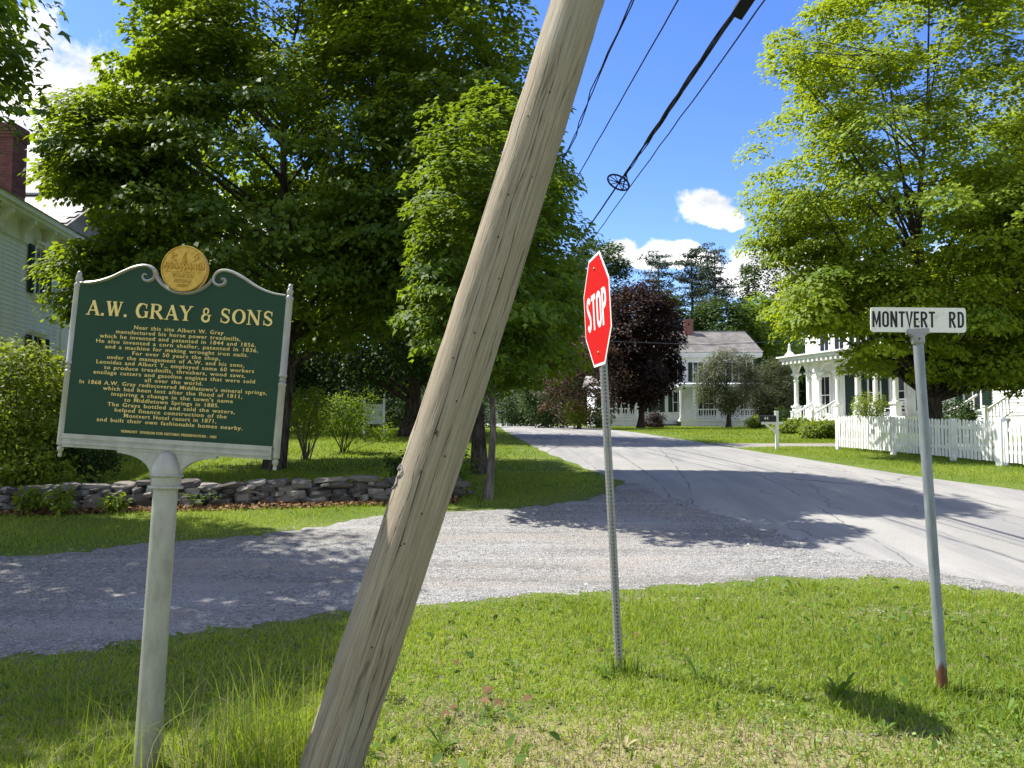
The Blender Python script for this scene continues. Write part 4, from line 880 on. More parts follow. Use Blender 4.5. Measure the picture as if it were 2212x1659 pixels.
def ribbon(mb, pts, w, y0, y1):
    """flat stroke of constant or varying width in the x-z plane"""
    keep = [i for i in range(len(pts)) if i == 0 or math.hypot(pts[i][0] - pts[i-1][0], pts[i][1] - pts[i-1][1]) > 1e-5]
    if isinstance(w, (list, tuple)): w = [w[i] for i in keep]
    pts = [pts[i] for i in keep]
    p = [Vector((a, 0, b)) for a, b in pts]; n = len(p); Lp, Rp = [], []
    for i in range(n):
        d = (p[min(i + 1, n - 1)] - p[max(i - 1, 0)]).normalized(); q = Vector((-d.z, 0, d.x)); ww = w[i] if isinstance(w, (list, tuple)) else w
        if 0 < i < n - 1:
            d0 = (p[i] - p[i-1]).normalized(); c = max(0.45, abs(q.dot(Vector((-d0.z, 0, d0.x))))); ww = ww / c
        Lp.append(p[i] + q * ww / 2); Rp.append(p[i] - q * ww / 2)
    for i in range(n - 1):
        a, b, c, d = Lp[i], Lp[i+1], Rp[i+1], Rp[i]
        vs = [(v.x, y0, v.z) for v in (a, b, c, d)] + [(v.x, y1, v.z) for v in (a, b, c, d)]
        mb.add(vs, [(0, 1, 2, 3), (4, 7, 6, 5), (0, 4, 5, 1), (1, 5, 6, 2), (2, 6, 7, 3), (3, 7, 4, 0)])
def arc(cx, cz, rx, rz, a0, a1, n=10): return [(cx + rx * math.cos(R(a0 + (a1 - a0) * i / n)), cz + rz * math.sin(R(a0 + (a1 - a0) * i / n))) for i in range(n + 1)]
def gothic(ch, w=0.5, s=0.13):
    h = s / 2; a, b = h, w - h; m = w / 2; r = min(0.22, (b - a) / 2)
    return {'M': [[(a, 0), (a, 1)], [(a, 1), (m, .22), (b, 1)], [(b, 1), (b, 0)]], 'N': [[(a, 0), (a, 1)], [(a, 1), (b, 0)], [(b, 0), (b, 1)]],
            'O': [arc(m, 1 - r - h, b - m, r, 180, 0) + arc(m, r + h, b - m, r, 0, -180) + [(a, 1 - r - h)]],
            'T': [[(0, 1 - h), (w, 1 - h)], [(m, 0), (m, 1)]], 'V': [[(h * .8, 1), (m, 0.05), (w - h * .8, 1)]],
            'E': [[(a, 0), (a, 1)], [(a, 1 - h), (w, 1 - h)], [(a, .52), (w * .88, .52)], [(a, h), (w, h)]],
            'R': [[(a, 0), (a, 1)], [(a, 1 - h), (m, 1 - h)] + arc(m, .73, b - m, .27 - h, 90, -90, 8)[0:] + [(a, .46 + h)], [(m * .95, .48), (w - h * .6, 0)]],
            'P': [[(a, 0), (a, 1)], [(a, 1 - h), (m, 1 - h)] + arc(m, .72, b - m, .28 - h, 90, -90, 8) + [(a, .44 + h)]],
            'D': [[(a, 0), (a, 1)], [(a, 1 - h), (m * .9, 1 - h)] + arc(m * .9, 1 - h - .26, b - m * .9, .26, 90, 0, 6) + arc(m * .9, .26 + h, b - m * .9, .26, 0, -90, 6) + [(a, h)]],
            'S': [arc(m, 1 - .26, b - m, .26 - h, 20, 180, 8)[:] + [(a + .02, .66), (m, .52), (b - .02, .38)] + arc(m, .26, b - m, .26 - h, 0, -160, 8)]}[ch]
def put_letters(mb, seq, x0, z0, hgt, y, s=0.13, depth=0.003):
    """seq: (char, width in metres, gap after)"""
    x = x0; k = 0
    for ch, wd1, gap in seq:
        if ch != ' ':
            for st in gothic(ch, wd1 / hgt, s):
                ribbon(mb, [(x + p * hgt, z0 + q * hgt) for p, q in st], s * hgt, y - depth - 0.00012 * k, y); k += 1
        x += wd1 + gap
def serif(ch):
    """roman capitals: strokes (points, width) on a unit cap height; thick 0.17, thin 0.07"""
    T, t = .175, .075; sf = lambda x, z, w=.30: ([(x - w / 2, z), (x + w / 2, z)], .055)
    return {'A': ([([(.10, .03), (.42, .99)], t), ([(.40, .99), (.76, .03)], T), ([(.22, .33), (.62, .33)], t), sf(.10, .028, .26), sf(.76, .028, .34)], .86),
            'W': ([([(.10, .97), (.33, .02)], T), ([(.33, .02), (.54, .95)], t), ([(.52, .97), (.75, .02)], T), ([(.75, .02), (.98, .97)], t), sf(.12, .972, .30), sf(.54, .972, .26), sf(.97, .972, .24)], 1.08),
            'G': ([(arc(.44, .5, .35, .46, 52, 308, 16), [t] * 4 + [T * 1.05] * 9 + [t] * 4), ([(.72, .05), (.72, .44)], T * .9), ([(.56, .44), (.84, .44)], .055), ([(.70, .66), (.70, .97)], .05)], .86),
            'R': ([([(.16, .0), (.16, 1)], T), ([(.16, .965), (.42, .965)] + arc(.44, .74, .22, .225, 90, -90, 8) + [(.16, .515)], [t, t] + [t, t, .12, T, T, T, .12, t, t] + [t]), ([(.42, .5), (.80, .03)], T), sf(.16, .028, .34), sf(.12, .972, .24), sf(.82, .028, .2)], .92),
            'Y': ([([(.12, .97), (.42, .46)], T), ([(.42, .46), (.74, .97)], t), ([(.42, .0), (.42, .50)], T), sf(.12, .972, .32), sf(.74, .972, .26), sf(.42, .028, .36)], .86),
            'S': ([(arc(.36, .74, .23, .215, 30, 200, 10) + [(.20, .60), (.36, .51), (.52, .40)] + arc(.36, .255, .25, .215, 20, -150, 10), [t] * 4 + [.11] * 7 + [T, T, T] + [.11] * 7 + [t] * 4), ([(.60, .66), (.60, .96)], .05), ([(.10, .04), (.10, .34)], .05)], .72),
            'O': ([(arc(.45, .5, .36, .455, 90, 450, 24), [t, .08, .11, .15, T, T, T * 1.05, T, T, .15, .11, .08, t, .08, .11, .15, T, T, T * 1.05, T, T, .15, .11, .08, t])], .90),
            'N': ([([(.14, .0), (.14, 1)], t), ([(.14, .97), (.78, .03)], T), ([(.78, .0), (.78, 1)], t), sf(.14, .028, .28), sf(.08, .972, .2), sf(.78, .972, .28)], .94),
            '&': ([(arc(.34, .72, .16, .19, -60, 200, 10) + [(.24, .54)] + [(.40, .48)], .09), (arc(.36, .27, .24, .235, 110, 330, 12), T * .8), ([(.57, .14), (.57, .46)], .1), ([(.44, .46), (.70, .46)], .06)], .74),
            '.': ([([(.02, .085), (.19, .085)], .17)], .24)}[ch]
print('lettering ready')

# ------------------------------------------------------------------ historical marker
U = 3.8 / FPX
pb = PX(317, 1640, 3.8)
mk = empty('historical_marker', label='green cast roadside marker with gold lettering, silver frame and round gold medallion', cat='sign',
           mw=Matrix.Translation((pb.x, pb.y, pb.z - 0.028)) @ Matrix.Rotation(R(1.9), 4, 'Y') @ Matrix.Rotation(R(-1.5), 4, 'X'))
_c, _s = math.cos(R(3.7)), math.sin(R(3.7))
def conv(cx, cy):
    X, Y = 72 + .32553 * cx, 504 + .32553 * cy; dx, dy = X - 317, 1640 - Y
    return (dx * _c - dy * _s) * U, (dx * _s + dy * _c) * U
PIV = Matrix.Translation((0, 0, 661 * U)) @ Matrix.Rotation(R(1.7), 4, 'Y') @ Matrix.Translation((0, 0, -661 * U))
def bpart(o): o.matrix_basis = PIV @ Matrix.Diagonal((.985, 1, 1, 1)) @ o.matrix_basis; return o
b = MB(); b.lathe([(.062, -.25), (.061, .0), (.059, .7), (.057, 583 * U)], 28); b.build('post', M_ALU, mk, smooth=True)
b = MB(); rr0 = 33 * U
b.lathe([(27.5*U, 578*U), (35*U, 579*U), (36*U, 582*U), (35*U, 585*U), (30*U, 586*U), (30.5*U, 603*U), (34*U, 604*U), (35.5*U, 607*U), (34*U, 610*U)] +
        [(31.5*U*math.cos(R(t)) ** 0.8, (610 + 51 * math.sin(R(t))) * U) for t in range(0, 90, 9)] + [(0.002, 661*U)], 28)
b.build('domed_cap', M_ALU, mk, smooth=True)
# outline of the board: swan-neck pediment
neck = [conv(*q) for q in [(250, 328), (330, 326), (400, 312), (470, 288), (540, 254), (610, 225), (670, 212), (715, 218), (748, 245), (757, 280)]]
curl = [conv(*q) for q in [(757, 280), (745, 306), (715, 318), (684, 310), (672, 286), (684, 270), (702, 276)]]
cup = [conv(*q) for q in [(764, 285), (790, 325), (830, 360), (880, 388), (925, 400)]] + [(0, conv(960, 404)[1])]
mir = lambda l: [(-x, z) for x, z in reversed(l)]
out = [(-231*U, 676*U)] + neck + cup[1:] + mir(cup[1:-1]) + mir(neck) + [(231*U, 676*U)]
out = out[::-1]
# panel as a triangulated column fan (outline is single-valued in x apart from the curls)
b = MB(); top = [p for p in out if p[1] > 700 * U]; top.sort()
base_z = 676 * U; q0 = [(-232*U, top[0][1])] + top + [(232*U, top[-1][1])]
for (x0, z0), (x1, z1) in zip(q0[:-1], q0[1:]):
    if x1 - x0 < 1e-6: continue
    b.add([(x0, -.012, base_z), (x1, -.012, base_z), (x1, -.012, z1), (x0, -.012, z0), (x0, .012, base_z), (x1, .012, base_z), (x1, .012, z1), (x0, .012, z0)],
          [(0, 1, 2, 3), (5, 4, 7, 6), (3, 2, 6, 7), (0, 4, 5, 1)])
panel = bpart(b.build('panel', M_MGREEN, mk))
def smooth2(pts, n=5): return smooth_line(pts, n)
b = MB()
for pts in (neck + curl[1:], mir(neck + curl[1:]), cup + mir(cup)[1:]):
    q = smooth2(pts, 4); k = len(q); tp = [4.6 * U * (1 if i < k * 0.72 or len(pts) < 14 else 0.95 - 0.35 * (i - k * 0.72) / (k * 0.28)) for i in range(k)]
    b.tube([(x, 0, z) for x, z in q], tp, 8)
b.v = [(x, y * 2.4, z) for x, y, z in b.v]
bpart(b.build('scroll_moulding', M_ALU, mk, smooth=True))
def turned(x, z0, z1):
    H = z1 - z0; pr = [(0.001, 0), (.008, .002), (.010, .010), (.007, .020), (.013, .032), (.016, .045), (.012, .056), (.019, .062), (.0195, .075)]
    m_ = (z0 + z1) / 2 - z0 - 0.02
    pr += [(.0185, m_ - .03), (.021, m_ - .026), (.021, m_ - .018), (.014, m_ - .010), (.019, m_), (.014, m_ + .010), (.021, m_ + .018), (.0215, m_ + .026), (.0185, m_ + .03)]
    pr += [(.0180, H - .085), (.020, H - .08), (.020, H - .070), (.012, H - .060), (.0165, H - .046), (.016, H - .034), (.011, H - .026), (.013, H - .018), (.009, H - .006), (.001, H)]
    m = MB(); m.lathe([(r_, z0 + z) for r_, z in pr], 18, Matrix.Translation((x, 0, 0))); return m
bpart(turned(-238 * U, 632 * U, 1044 * U).build('turned_side_rail', M_ALU, mk, smooth=True))
bpart(turned(238 * U, 632 * U, 1044 * U).build('turned_side_rail', M_ALU, mk, smooth=True))
b = MB()
for (z0, z1, y) in ((655, 662, .020), (662, 668, .028), (668, 674, .022), (674, 684, .030)): b.box(-231*U, 231*U, -y, y, z0*U, z1*U)
bpart(b.build('bottom_rail', M_ALU, mk))
half = [(0, 655), (-110, 655), (-110, 650)] + [(-108 + 76 * math.sin(R(t)), 649 - 44 * (1 - math.cos(R(t)))) for t in range(10, 91, 10)] + [(-30, 600), (0, 600)]
b = MB(); b.prism([(x*U, z*U) for x, z in half][::-1] , -.016, .016); b.prism([(-x*U, z*U) for x, z in half], -.016, .016)
bpart(b.build('apron_bracket', M_ALU, mk))
# medallion with the relief of the seal
mz = 1061 * U; mr = 51.5 * U
md = MB(); Mrot = Matrix.Translation((0, -.012, mz)) @ Matrix.Rotation(R(90), 4, 'X')
md.lathe([(mr, -.016), (mr, .014), (mr * .985, .019), (mr * .95, .019), (mr * .93, .014), (.0005, .0145)], 48, Mrot)
med = bpart(md.build('medallion', M_MEDAL, mk, smooth=True))
fy = -.012 - .0145
rl_ = MB(); e = mr
def blob(x, z, rx, rz, d=.006, n=10):
    rl_.add([(x*e + rx*e*math.cos(2*math.pi*i/n), fy, mz + z*e + rz*e*math.sin(2*math.pi*i/n)) for i in range(n)] + [(x*e + .6*rx*e*math.cos(2*math.pi*i/n), fy - d, mz + z*e + .6*rz*e*math.sin(2*math.pi*i/n)) for i in range(n)] + [(x*e, fy - d*1.15, mz + z*e)],
            [(i, (i+1) % n, n + (i+1) % n, n + i) for i in range(n)] + [(n + i, n + (i+1) % n, 2*n) for i in range(n)])
rr2 = random.Random(4)
for k in range(7): blob(0.0 + rr2.uniform(-.02, .02), .22 + .075 * k, .16 - .02 * k, .045)          # the pine
blob(0, .12, .02, .12)
for s_ in (-1, 1):
    for k in range(4): blob(s_ * (.42 + .12 * (k % 2)), .36 + .1 * k, .07, .06)                   # sheaves and cattle
    blob(s_ * .62, .22, .10, .06); blob(s_ * .55, .52, .08, .05)
for k in range(26): blob(-.86 + .069 * k, .02 + .10 * abs(math.sin(k * 1.7)), .038, .10 + .05 * (k % 3), .005, 8)   # wooded hills
for k in range(16): rl_.box((-.8 + .1 * k) * e, (-.72 + .1 * k) * e, fy - .0035, fy, mz - .16 * e, mz - .135 * e)
o = rl_.build('relief', M_MEDAL, med, smooth=False)
tm = MB()
for s_, wdt, hgt, z in (('VERMONT', .95, .17, -.38), ('FREEDOM', .72, .15, -.60), ('& UNITY', .52, .13, -.80)):
    co, fs = text_mesh('t', s_, wdt * e, hgt * e, .006, .012); tm.add([(x, y + fy - .002, z_ + mz + z * e) for x, y, z_ in co], fs)
tm.build('seal_lettering', M_MEDAL, med)
# gold lettering
yF = -.012
cap = 33 * U; x = 0
def width(ch): return .34 if ch == ' ' else serif(ch)[1]
s_ = 'A.W. GRAY & SONS'
tot = sum(width(c) for c in s_); track = (417 * U / cap - tot) / (len(s_) - 1)
for ch in s_:
    if ch != ' ':
        t = MB(); k = 0
        for pts, wdt in serif(ch)[0]:
            w_ = [v * cap * 1.05 for v in wdt] if isinstance(wdt, list) else wdt * cap * 1.05
            if isinstance(w_, list) and len(w_) != len(pts): w_ = [w_[min(int(i * len(w_) / len(pts)), len(w_) - 1)] for i in range(len(pts))]
            ribbon(t, [(-209 * U + (x + p) * cap, 946 * U + q * cap) for p, q in pts], w_, yF - .005 - .00015 * k, yF); k += 1
        t.build('full_stop' if ch == '.' else 'letter', M_GOLD_P, panel)
    x += width(ch) + track
lines = [('Near this site Albert W. Gray', 613), ('manufactured his horse power treadmills,', 853), ('which he invented and patented in 1844 and 1856.', 1071),
         ('He also invented a corn sheller, patented in 1836,', 1110), ('and a machine for making wrought iron nails.', 980), ('For over 50 years the shop,', 600),
         ('under the management of A.W. and his sons,', 938), ('Leonidas and Albert Y., employed some 60 workers', 1078), ('to produce treadmills, threshers, wood saws,', 966),
         ('ensilage cutters and gasoline engines that were sold', 1103), ('all over the world.', 395), ("In 1868 A.W. Gray rediscovered Middletown's mineral springs,", 1278),
         ('which had been lost after the flood of 1811,', 950), ("inspiring a change in the town's name", 828), ('to Middletown Springs in 1885.', 646),
         ('The Grays bottled and sold the waters,', 867), ('helped finance construction of the', 760), ('Montvert Hotel resort in 1871,', 628), ('and built their own fashionable homes nearby.', 990)]
for i, (s_, wdt) in enumerate(lines):
    co, fs = text_mesh('t', s_, wdt * .3255 * U, 8.5 * U, .004, .004, space=1.15, word=1.35); t = MB()
    t.add([(x, y + yF - .002, z + (920.5 - 11.42 * i) * U) for x, y, z in co], fs); t.build('text_line', M_GOLD_P, panel, kind='stuff')
co, fs = text_mesh('t', 'VERMONT  DIVISION FOR HISTORIC PRESERVATION - 1983', 211 * U, 5.6 * U, .004, .008, space=1.1); t = MB()
t.add([(x, y + yF - .002, z + 693.5 * U) for x, y, z in co], fs); t.build('footer_line', M_GOLD_P, panel, kind='stuff')

# ------------------------------------------------------------------ leaning utility pole
p0, p1 = PX(702, 1690, 3.55), PX(1252, 0, 3.66)
dz = (p1 - p0).normalized(); dx = Vector((0, 1, 0)).cross(dz).normalized(); dy = dz.cross(dx)
PM = Matrix(((dx.x, dy.x, dz.x, p0.x), (dx.y, dy.y, dz.y, p0.y), (dx.z, dy.z, dz.z, p0.z), (0, 0, 0, 1)))
pole = empty('utility_pole', label='weathered grey wooden utility pole leaning steeply to the right across the view', cat='pole', mw=PM)
b = MB(); n, K = 40, 90; rp = np.random.RandomState(8); Lp_ = 7.2; vs = []
ridge = rp.rand(n) * 0.003
for i in range(K + 1):
    z = -0.45 + (Lp_ + 0.45) * i / K; r0 = 0.1345 - 0.0030 * (z)
    for j in range(n):
        a = 2 * math.pi * j / n; rr3 = r0 + ridge[j] + 0.0026 * math.sin(3 * a + z * 1.3) + 0.0022 * math.sin(5 * a - z * 2.1) + 0.0012 * rp.randn()
        vs.append((rr3 * math.cos(a) + 0.012 * math.sin(z * 0.9), rr3 * math.sin(a), z))
b.add(vs, [(i*n+j, i*n+(j+1) % n, (i+1)*n+(j+1) % n, (i+1)*n+j) for i in range(K) for j in range(n)] + [tuple(K*n+j for j in range(n))])
b.build('shaft', M_POLE, pole, smooth=True)
def on_pole(z, ang, lift=0.004):
    """point on the shaft; ang 0 faces the camera, + turns right"""
    r0 = 0.1345 - 0.0030 * z + lift; a = R(ang) - math.pi / 2
    return Vector((r0 * math.cos(a) + 0.012 * math.sin(z * .9), r0 * math.sin(a), z))
def at_py(py): return (1690 - py) / 1690 * (p1 - p0).length
for (za, zb, a0, w_) in ((0.2, 2.9, -8, .0035), (1.1, 3.4, 22, .003), (2.2, 3.7, 2, .0035), (0.0, 1.0, 30, .003), (2.0, 3.2, -30, .002), (.9, 1.7, -22, .0025)):
    c_ = MB(); N_ = 26; vs = []
    for i in range(N_ + 1):
        t = i / N_; z = za + (zb - za) * t; a = a0 + 3.0 * math.sin(t * 9 + a0) + 1.6 * math.sin(t * 23 + za); ww = R(90) * 0 + w_ * (0.25 + 0.9 * math.sin(math.pi * t)) * (0.7 + 0.5 * math.sin(i * 2.3))
        for s2 in (-1, 1):
            q = on_pole(z, a + s2 * math.degrees(ww / 0.27), 0.0052); vs.append(q)
    c_.add(vs, [(2*i, 2*i+1, 2*i+3, 2*i+2) for i in range(N_)]); c_.build('weather_check', M_CRACK, pole)
def pole_text(s_, py, ang, hgt, material, name):
    co, fs = text_mesh('t', s_, None, hgt, .003, 0.0); z0 = at_py(py); m_ = MB()
    m_.add([on_pole(z0 + zz, ang + math.degrees(xx / .13), 0.006) for xx, yy, zz in co], fs); m_.build(name, material, pole)
pole_text('R', 978, -4, .028, M_CRACK, 'carved_letter')
pole_text('7', 1060, -10, .022, M_CRACK, 'carved_letter')
tg = MB(); z0 = at_py(1085)
for (pts) in ([(-74, .055), (-60, .060), (-52, .045), (-58, .025), (-68, .01), (-60, -.012), (-66, -.035), (-78, -.045)],):
    tg.tube([on_pole(z0 + zz, a, .006) for a, zz in pts], .004, 6)
tg.tube([on_pole(z0 + .07, -70, .006), on_pole(z0 + .045, -78, .008)], .006, 6)
tg.build('metal_tag', M_GALV2, pole, smooth=True)
for py, ang in ((900, 14), (820, -20), (760, 6), (560, -8), (420, 24), (1010, 26), (1130, 18), (1320, -14), (1400, 8), (240, 4), (1200, -2), (1195, 4), (640, 20), (300, -26), (470, -14), (1160, -66)):
    nb = MB(); q = on_pole(at_py(py), ang, 0.001); nb.lathe([(.0042, 0), (.0036, .003), (.001, .004)], 8, Matrix.Translation(q) @ Matrix.Rotation(R(90), 4, 'X')); nb.build('nail', M_CRACK, pole)

# ------------------------------------------------------------------ stop sign
sb = PX(1338, 1440, 5.26); sb.z = gz(5.26)
ss = empty('stop_sign', label='red octagonal stop sign seen almost edge-on, on a perforated steel post', cat='sign',
           mw=Matrix.Translation(sb) @ Matrix.Rotation(R(-2.6), 4, 'Y') @ Matrix.Rotation(R(-83), 4, 'Z'))
b = MB(); hw, cell, hr = .0225, .0254, .0078
def perf(axis):
    for i in range(int((2.86 + .3) / cell)):
        z0 = -.3 + i * cell; zc = z0 + cell / 2
        sq = [(hw, z0), (hw, zc), (hw, z0 + cell), (0, z0 + cell), (-hw, z0 + cell), (-hw, zc), (-hw, z0), (0, z0)]
        hol = [(hr * math.cos(R(-45 + 45 * k)), zc + hr * math.sin(R(-45 + 45 * k))) for k in range(8)]
        vs = []
        for (a, z) in sq + hol:
            vs.append({0: (hw, a, z), 1: (-hw, -a, z), 2: (-a, hw, z), 3: (a, -hw, z)}[axis])
        b.add(vs, [(k, (k + 1) % 8, 8 + (k + 1) % 8, 8 + k) for k in range(8)])
for ax in range(4): perf(ax)
b.box(-hw, hw, -hw, hw, 2.855, 2.858)
b.build('post', M_GALV2, ss)
zc, ap = 2.445, .381
octa = lambda r_: [(r_ / math.cos(R(22.5)) * math.cos(R(22.5 + 45 * k)), zc + r_ / math.cos(R(22.5)) * math.sin(R(22.5 + 45 * k))) for k in range(8)]
b = MB(); b.prism(octa(ap), -.0285, -.0255); plate = b.build('plate', M_SIGNW, ss)
b = MB(); b.prism(octa(ap - .019), -.0295, -.0286); b.build('red_field', M_RED, plate)
x_ = -.285
for ch, wd1 in (('S', .123), ('T', .123), ('O', .133), ('P', .123)):
    b = MB(); put_letters(b, [(ch, wd1, 0)], x_, zc - .125, .25, -.0296, .155, .0008); b.build('letter', M_SIGNW, plate); x_ += wd1 + .0227
for z in (zc + .29, zc - .29):
    b = MB(); b.lathe([(.011, 0), (.011, .004), (.006, .009), (.001, .010)], 10, Matrix.Translation((0, -.0294, z)) @ Matrix.Rotation(R(90), 4, 'X')); b.build('bolt', M_BRONZE, plate)

# ------------------------------------------------------------------ street-name sign
rb = PX(2037, 1500, 4.86); rb.z = gz(4.86); U2 = 4.86 / FPX
rs = empty('street_sign', label='white street-name plate on a grey steel pipe with a rusty foot', cat='sign',
           mw=Matrix.Translation(rb) @ Matrix.Rotation(R(-2.4), 4, 'Y'))
b = MB(); b.lathe([(.0315, -.2), (.0315, .155), (.0305, .165), (.0305, 2.20)], 22); b.build('post', M_GALV, rs, smooth=True)
zt = (1500 - 732) * U2; zp = zt + .005
b = MB(); b.lathe([(.036, zt - .075), (.040, zt - .06), (.041, zt - .02), (.038, zt - .012)], 20); b.box(-.068, .068, -.018, -.006, zt - .014, zt + .022); b.box(-.068, .068, .006, .018, zt - .014, zt + .022); b.box(-.05, .05, -.018, .018, zt - .024, zt - .012)
b.build('bracket', M_GALV2, rs, smooth=False, bevel=.003)
b = MB(); b.lathe([(.006, 0), (.005, .004), (.001, .005)], 8, Matrix.Translation((-.012, -.041, zt - .045)) @ Matrix.Rotation(R(90), 4, 'X')); b.build('set_screw', M_BLACK, rs)
wP, hP, rad = 207 * U2, 54 * U2, .018; px0 = -.006
cor = []
for cx, cz, a0 in ((wP/2 - rad, hP/2 - rad, 0), (-wP/2 + rad, hP/2 - rad, 90), (-wP/2 + rad, -hP/2 + rad, 180), (wP/2 - rad, -hP/2 + rad, 270)):
    cor += [(cx + rad * math.cos(R(a0 + 15 * k)), cz + rad * math.sin(R(a0 + 15 * k))) for k in range(7)]
b = MB(); b.prism(cor, -.003, .003); pl = b.build('name_plate', M_PLATE, rs); pl.location = (px0 + .016, 0, zp + hP / 2 - .006); pl.rotation_euler = (0, R(2.9), 0)
b = MB(); lw, lg, hh = 14.2 * U2, 4.6 * U2, 35 * U2; x0 = -wP / 2 + 3.5 * U2
wd2 = {'M': 17.5, 'O': 14, 'N': 14.5, 'T': 13, 'V': 14.5, 'E': 11.5, 'R': 14, 'D': 13.5}
seq = [(c, wd2[c] * U2, (2.9 if c not in 'TV' else 1.7) * U2) for c in 'MONTVERT']; tot = sum(a + g for _, a, g in seq) - seq[-1][2]; kx = 136.5 * U2 / tot
x_ = x0
for c, a, g in [(c, a * kx, g * kx) for c, a, g in seq]:
    b = MB(); put_letters(b, [(c, a, 0)], x_, -hh / 2 + 1 * U2, hh, -.0031, .135, .0006); b.build('letter', M_INK, pl); x_ += a + g
x_ = -wP / 2 + 170 * U2
for c, a, g in [('R', 14.5 * U2, 4.2 * U2), ('D', 14 * U2, 0)]:
    b = MB(); put_letters(b, [(c, a, 0)], x_, -hh / 2 + 1 * U2, hh, -.0031, .135, .0006); b.build('letter', M_INK, pl); x_ += a + g
for x in (-.030, .004):
    b = MB(); b.lathe([(.005, 0), (.001, .003)], 8, Matrix.Translation((x, -.0034, -.012)) @ Matrix.Rotation(R(90), 4, 'X')); b.build('rivet', M_BRONZE, pl)

# ------------------------------------------------------------------ picket fence
F0, F1 = np.array([10.12, 24.0]), np.array([13.0, 12.7]); fl = np.linalg.norm(F1 - F0); fd = (F1 - F0) / fl
fence = empty('picket_fence', (F0[0], F0[1], gz(F0[1])), 'long white picket fence with square posts beside the street', 'fence', rz=math.atan2(fd[1], fd[0]))
def fzl(t): return gz(F0[1] + fd[1] * t) - gz(F0[1])
pk = MB(); pk.prism([(-.036, .10), (.036, .10), (.036, 1.0), (.024, 1.045), (0, 1.065), (-.024, 1.045), (-.036, 1.0)], -.045, -.025); pkm = pk.mesh('picket', M_PICKET)
rf = np.random.RandomState(6); t = .06; posts_at = [0, 2.35, 4.45, 5.9, 8.2, 10.4, fl]
while t < fl:
    o = link('picket', pkm, None, fence, (t, 0, fzl(t) + rf.uniform(-.008, .008)), (0, rf.uniform(-.015, .015), 0)); t += .112
def fpost(t, w_, h_, cap=True):
    m_ = MB(); m_.box(t - w_/2, t + w_/2, -.02, w_ - .02, fzl(t) - .2, fzl(t) + h_)
    if cap: m_.box(t - w_/2 - .02, t + w_/2 + .02, -.04, w_, fzl(t) + h_, fzl(t) + h_ + .03); m_.box(t - w_/2 + .01, t + w_/2 - .01, -.01, w_ - .03, fzl(t) + h_ + .03, fzl(t) + h_ + .055)
    m_.build('post', M_WHITE, fence)
for i, t in enumerate(posts_at): fpost(t, .15 if i in (3, 6) else .11, 1.10 if i in (3, 6) else 1.02)
o = MB(); o.box(5.9 - .09, 5.9 + .09, -.075, -.045, fzl(5.9) - .1, fzl(5.9) + 1.12); o.build('post_facing', M_WHITE, fence)
for z in (.30, .82):
    m_ = MB(); N_ = 14
    pts = [(fl * i / N_, 0, fzl(fl * i / N_) + z) for i in range(N_ + 1)]
    for a, c_ in zip(pts[:-1], pts[1:]): m_.add([(a[0], -.025, a[2]), (c_[0], -.025, c_[2]), (c_[0], .02, c_[2]), (a[0], .02, a[2]), (a[0], -.025, a[2] + .085), (c_[0], -.025, c_[2] + .085), (c_[0], .02, c_[2] + .085), (a[0], .02, a[2] + .085)], [(0, 3, 2, 1), (4, 5, 6, 7), (0, 1, 5, 4), (2, 3, 7, 6)])
    m_.build('rail', M_PICKET, fence)

# ------------------------------------------------------------------ mailboxes, yard sign
mb_b = ground_at(1678, 24.0)
mbx = empty('mailbox', tuple(mb_b), 'black mailbox numbered 44 on a white post by the street', 'mailbox', rz=R(-8))
b = MB(); b.box(-.05, .05, -.05, .05, -.2, 1.16); b.box(-.062, .062, -.062, .062, 1.16, 1.185); b.box(-.05, .05, -.05, .05, 1.185, 1.20); b.build('post', M_WHITE, mbx)
b = MB(); b.box(-.46, .18, -.045, .045, .78, .86); b.add([(-.051, -.03, .50), (-.051, .03, .50), (-.36, .03, .78), (-.36, -.03, .78), (-.051, -.03, .58), (-.051, .03, .58), (-.28, .03, .779), (-.28, -.03, .779)], [(0, 1, 2, 3), (5, 4, 7, 6), (0, 3, 7, 4), (1, 5, 6, 2)]); b.build('arm', M_WHITE, mbx)
prof_ = [(-.09, 0)] + [(-.09 * math.cos(R(t)), .12 + .085 * math.sin(R(t))) for t in range(0, 181, 20)] + [(.09, 0)]
b = MB(); b.prism(prof_[::-1], -.26, .24, Matrix.Translation((-.29, 0, .862)) @ Matrix.Rotation(R(90), 4, 'Z')); bx = b.build('box', M_BLACK, mbx)
co, fs = text_mesh('t', '44', .125, .095, .002, .01, space=1.2); b = MB(); b.add([(x - .33, y - .0915, z + .925) for x, y, z in co], fs); b.build('house_number', M_SIGNW, bx)
fb = ground_at(1086, 60)
m2 = empty('mailbox', tuple(fb), 'small dark mailbox on a post at the far end of the street', 'mailbox')
b = MB(); b.box(-.05, .05, -.05, .05, -.2, 1.0); b.build('post', M_BARK, m2)
b = MB(); b.prism(prof_[::-1], -.26, .26, Matrix.Translation((-.12, 0, 1.0)) @ Matrix.Rotation(R(90), 4, 'Z')); b.build('box', M_BLACK, m2)
yb = ground_at(808, 32)
ysg = empty('yard_sign', tuple(yb), 'pale sign board hung between two thin white posts on the lawn', 'sign')
for x in (-.41, .41):
    b = MB(); b.box(x - .045, x + .045, -.045, .045, -.2, 1.58); b.lathe([(.06, 1.58), (.06, 1.60), (.001, 1.66)], 8, Matrix.Translation((x, 0, 0))); b.build('post', M_WHITE, ysg)
b = MB(); b.box(-.365, .365, -.02, .02, .55, 1.38); b.build('board', mat('pale_grey_board', color=(0.50, 0.53, 0.55), rough=0.6), ysg, bevel=.006)

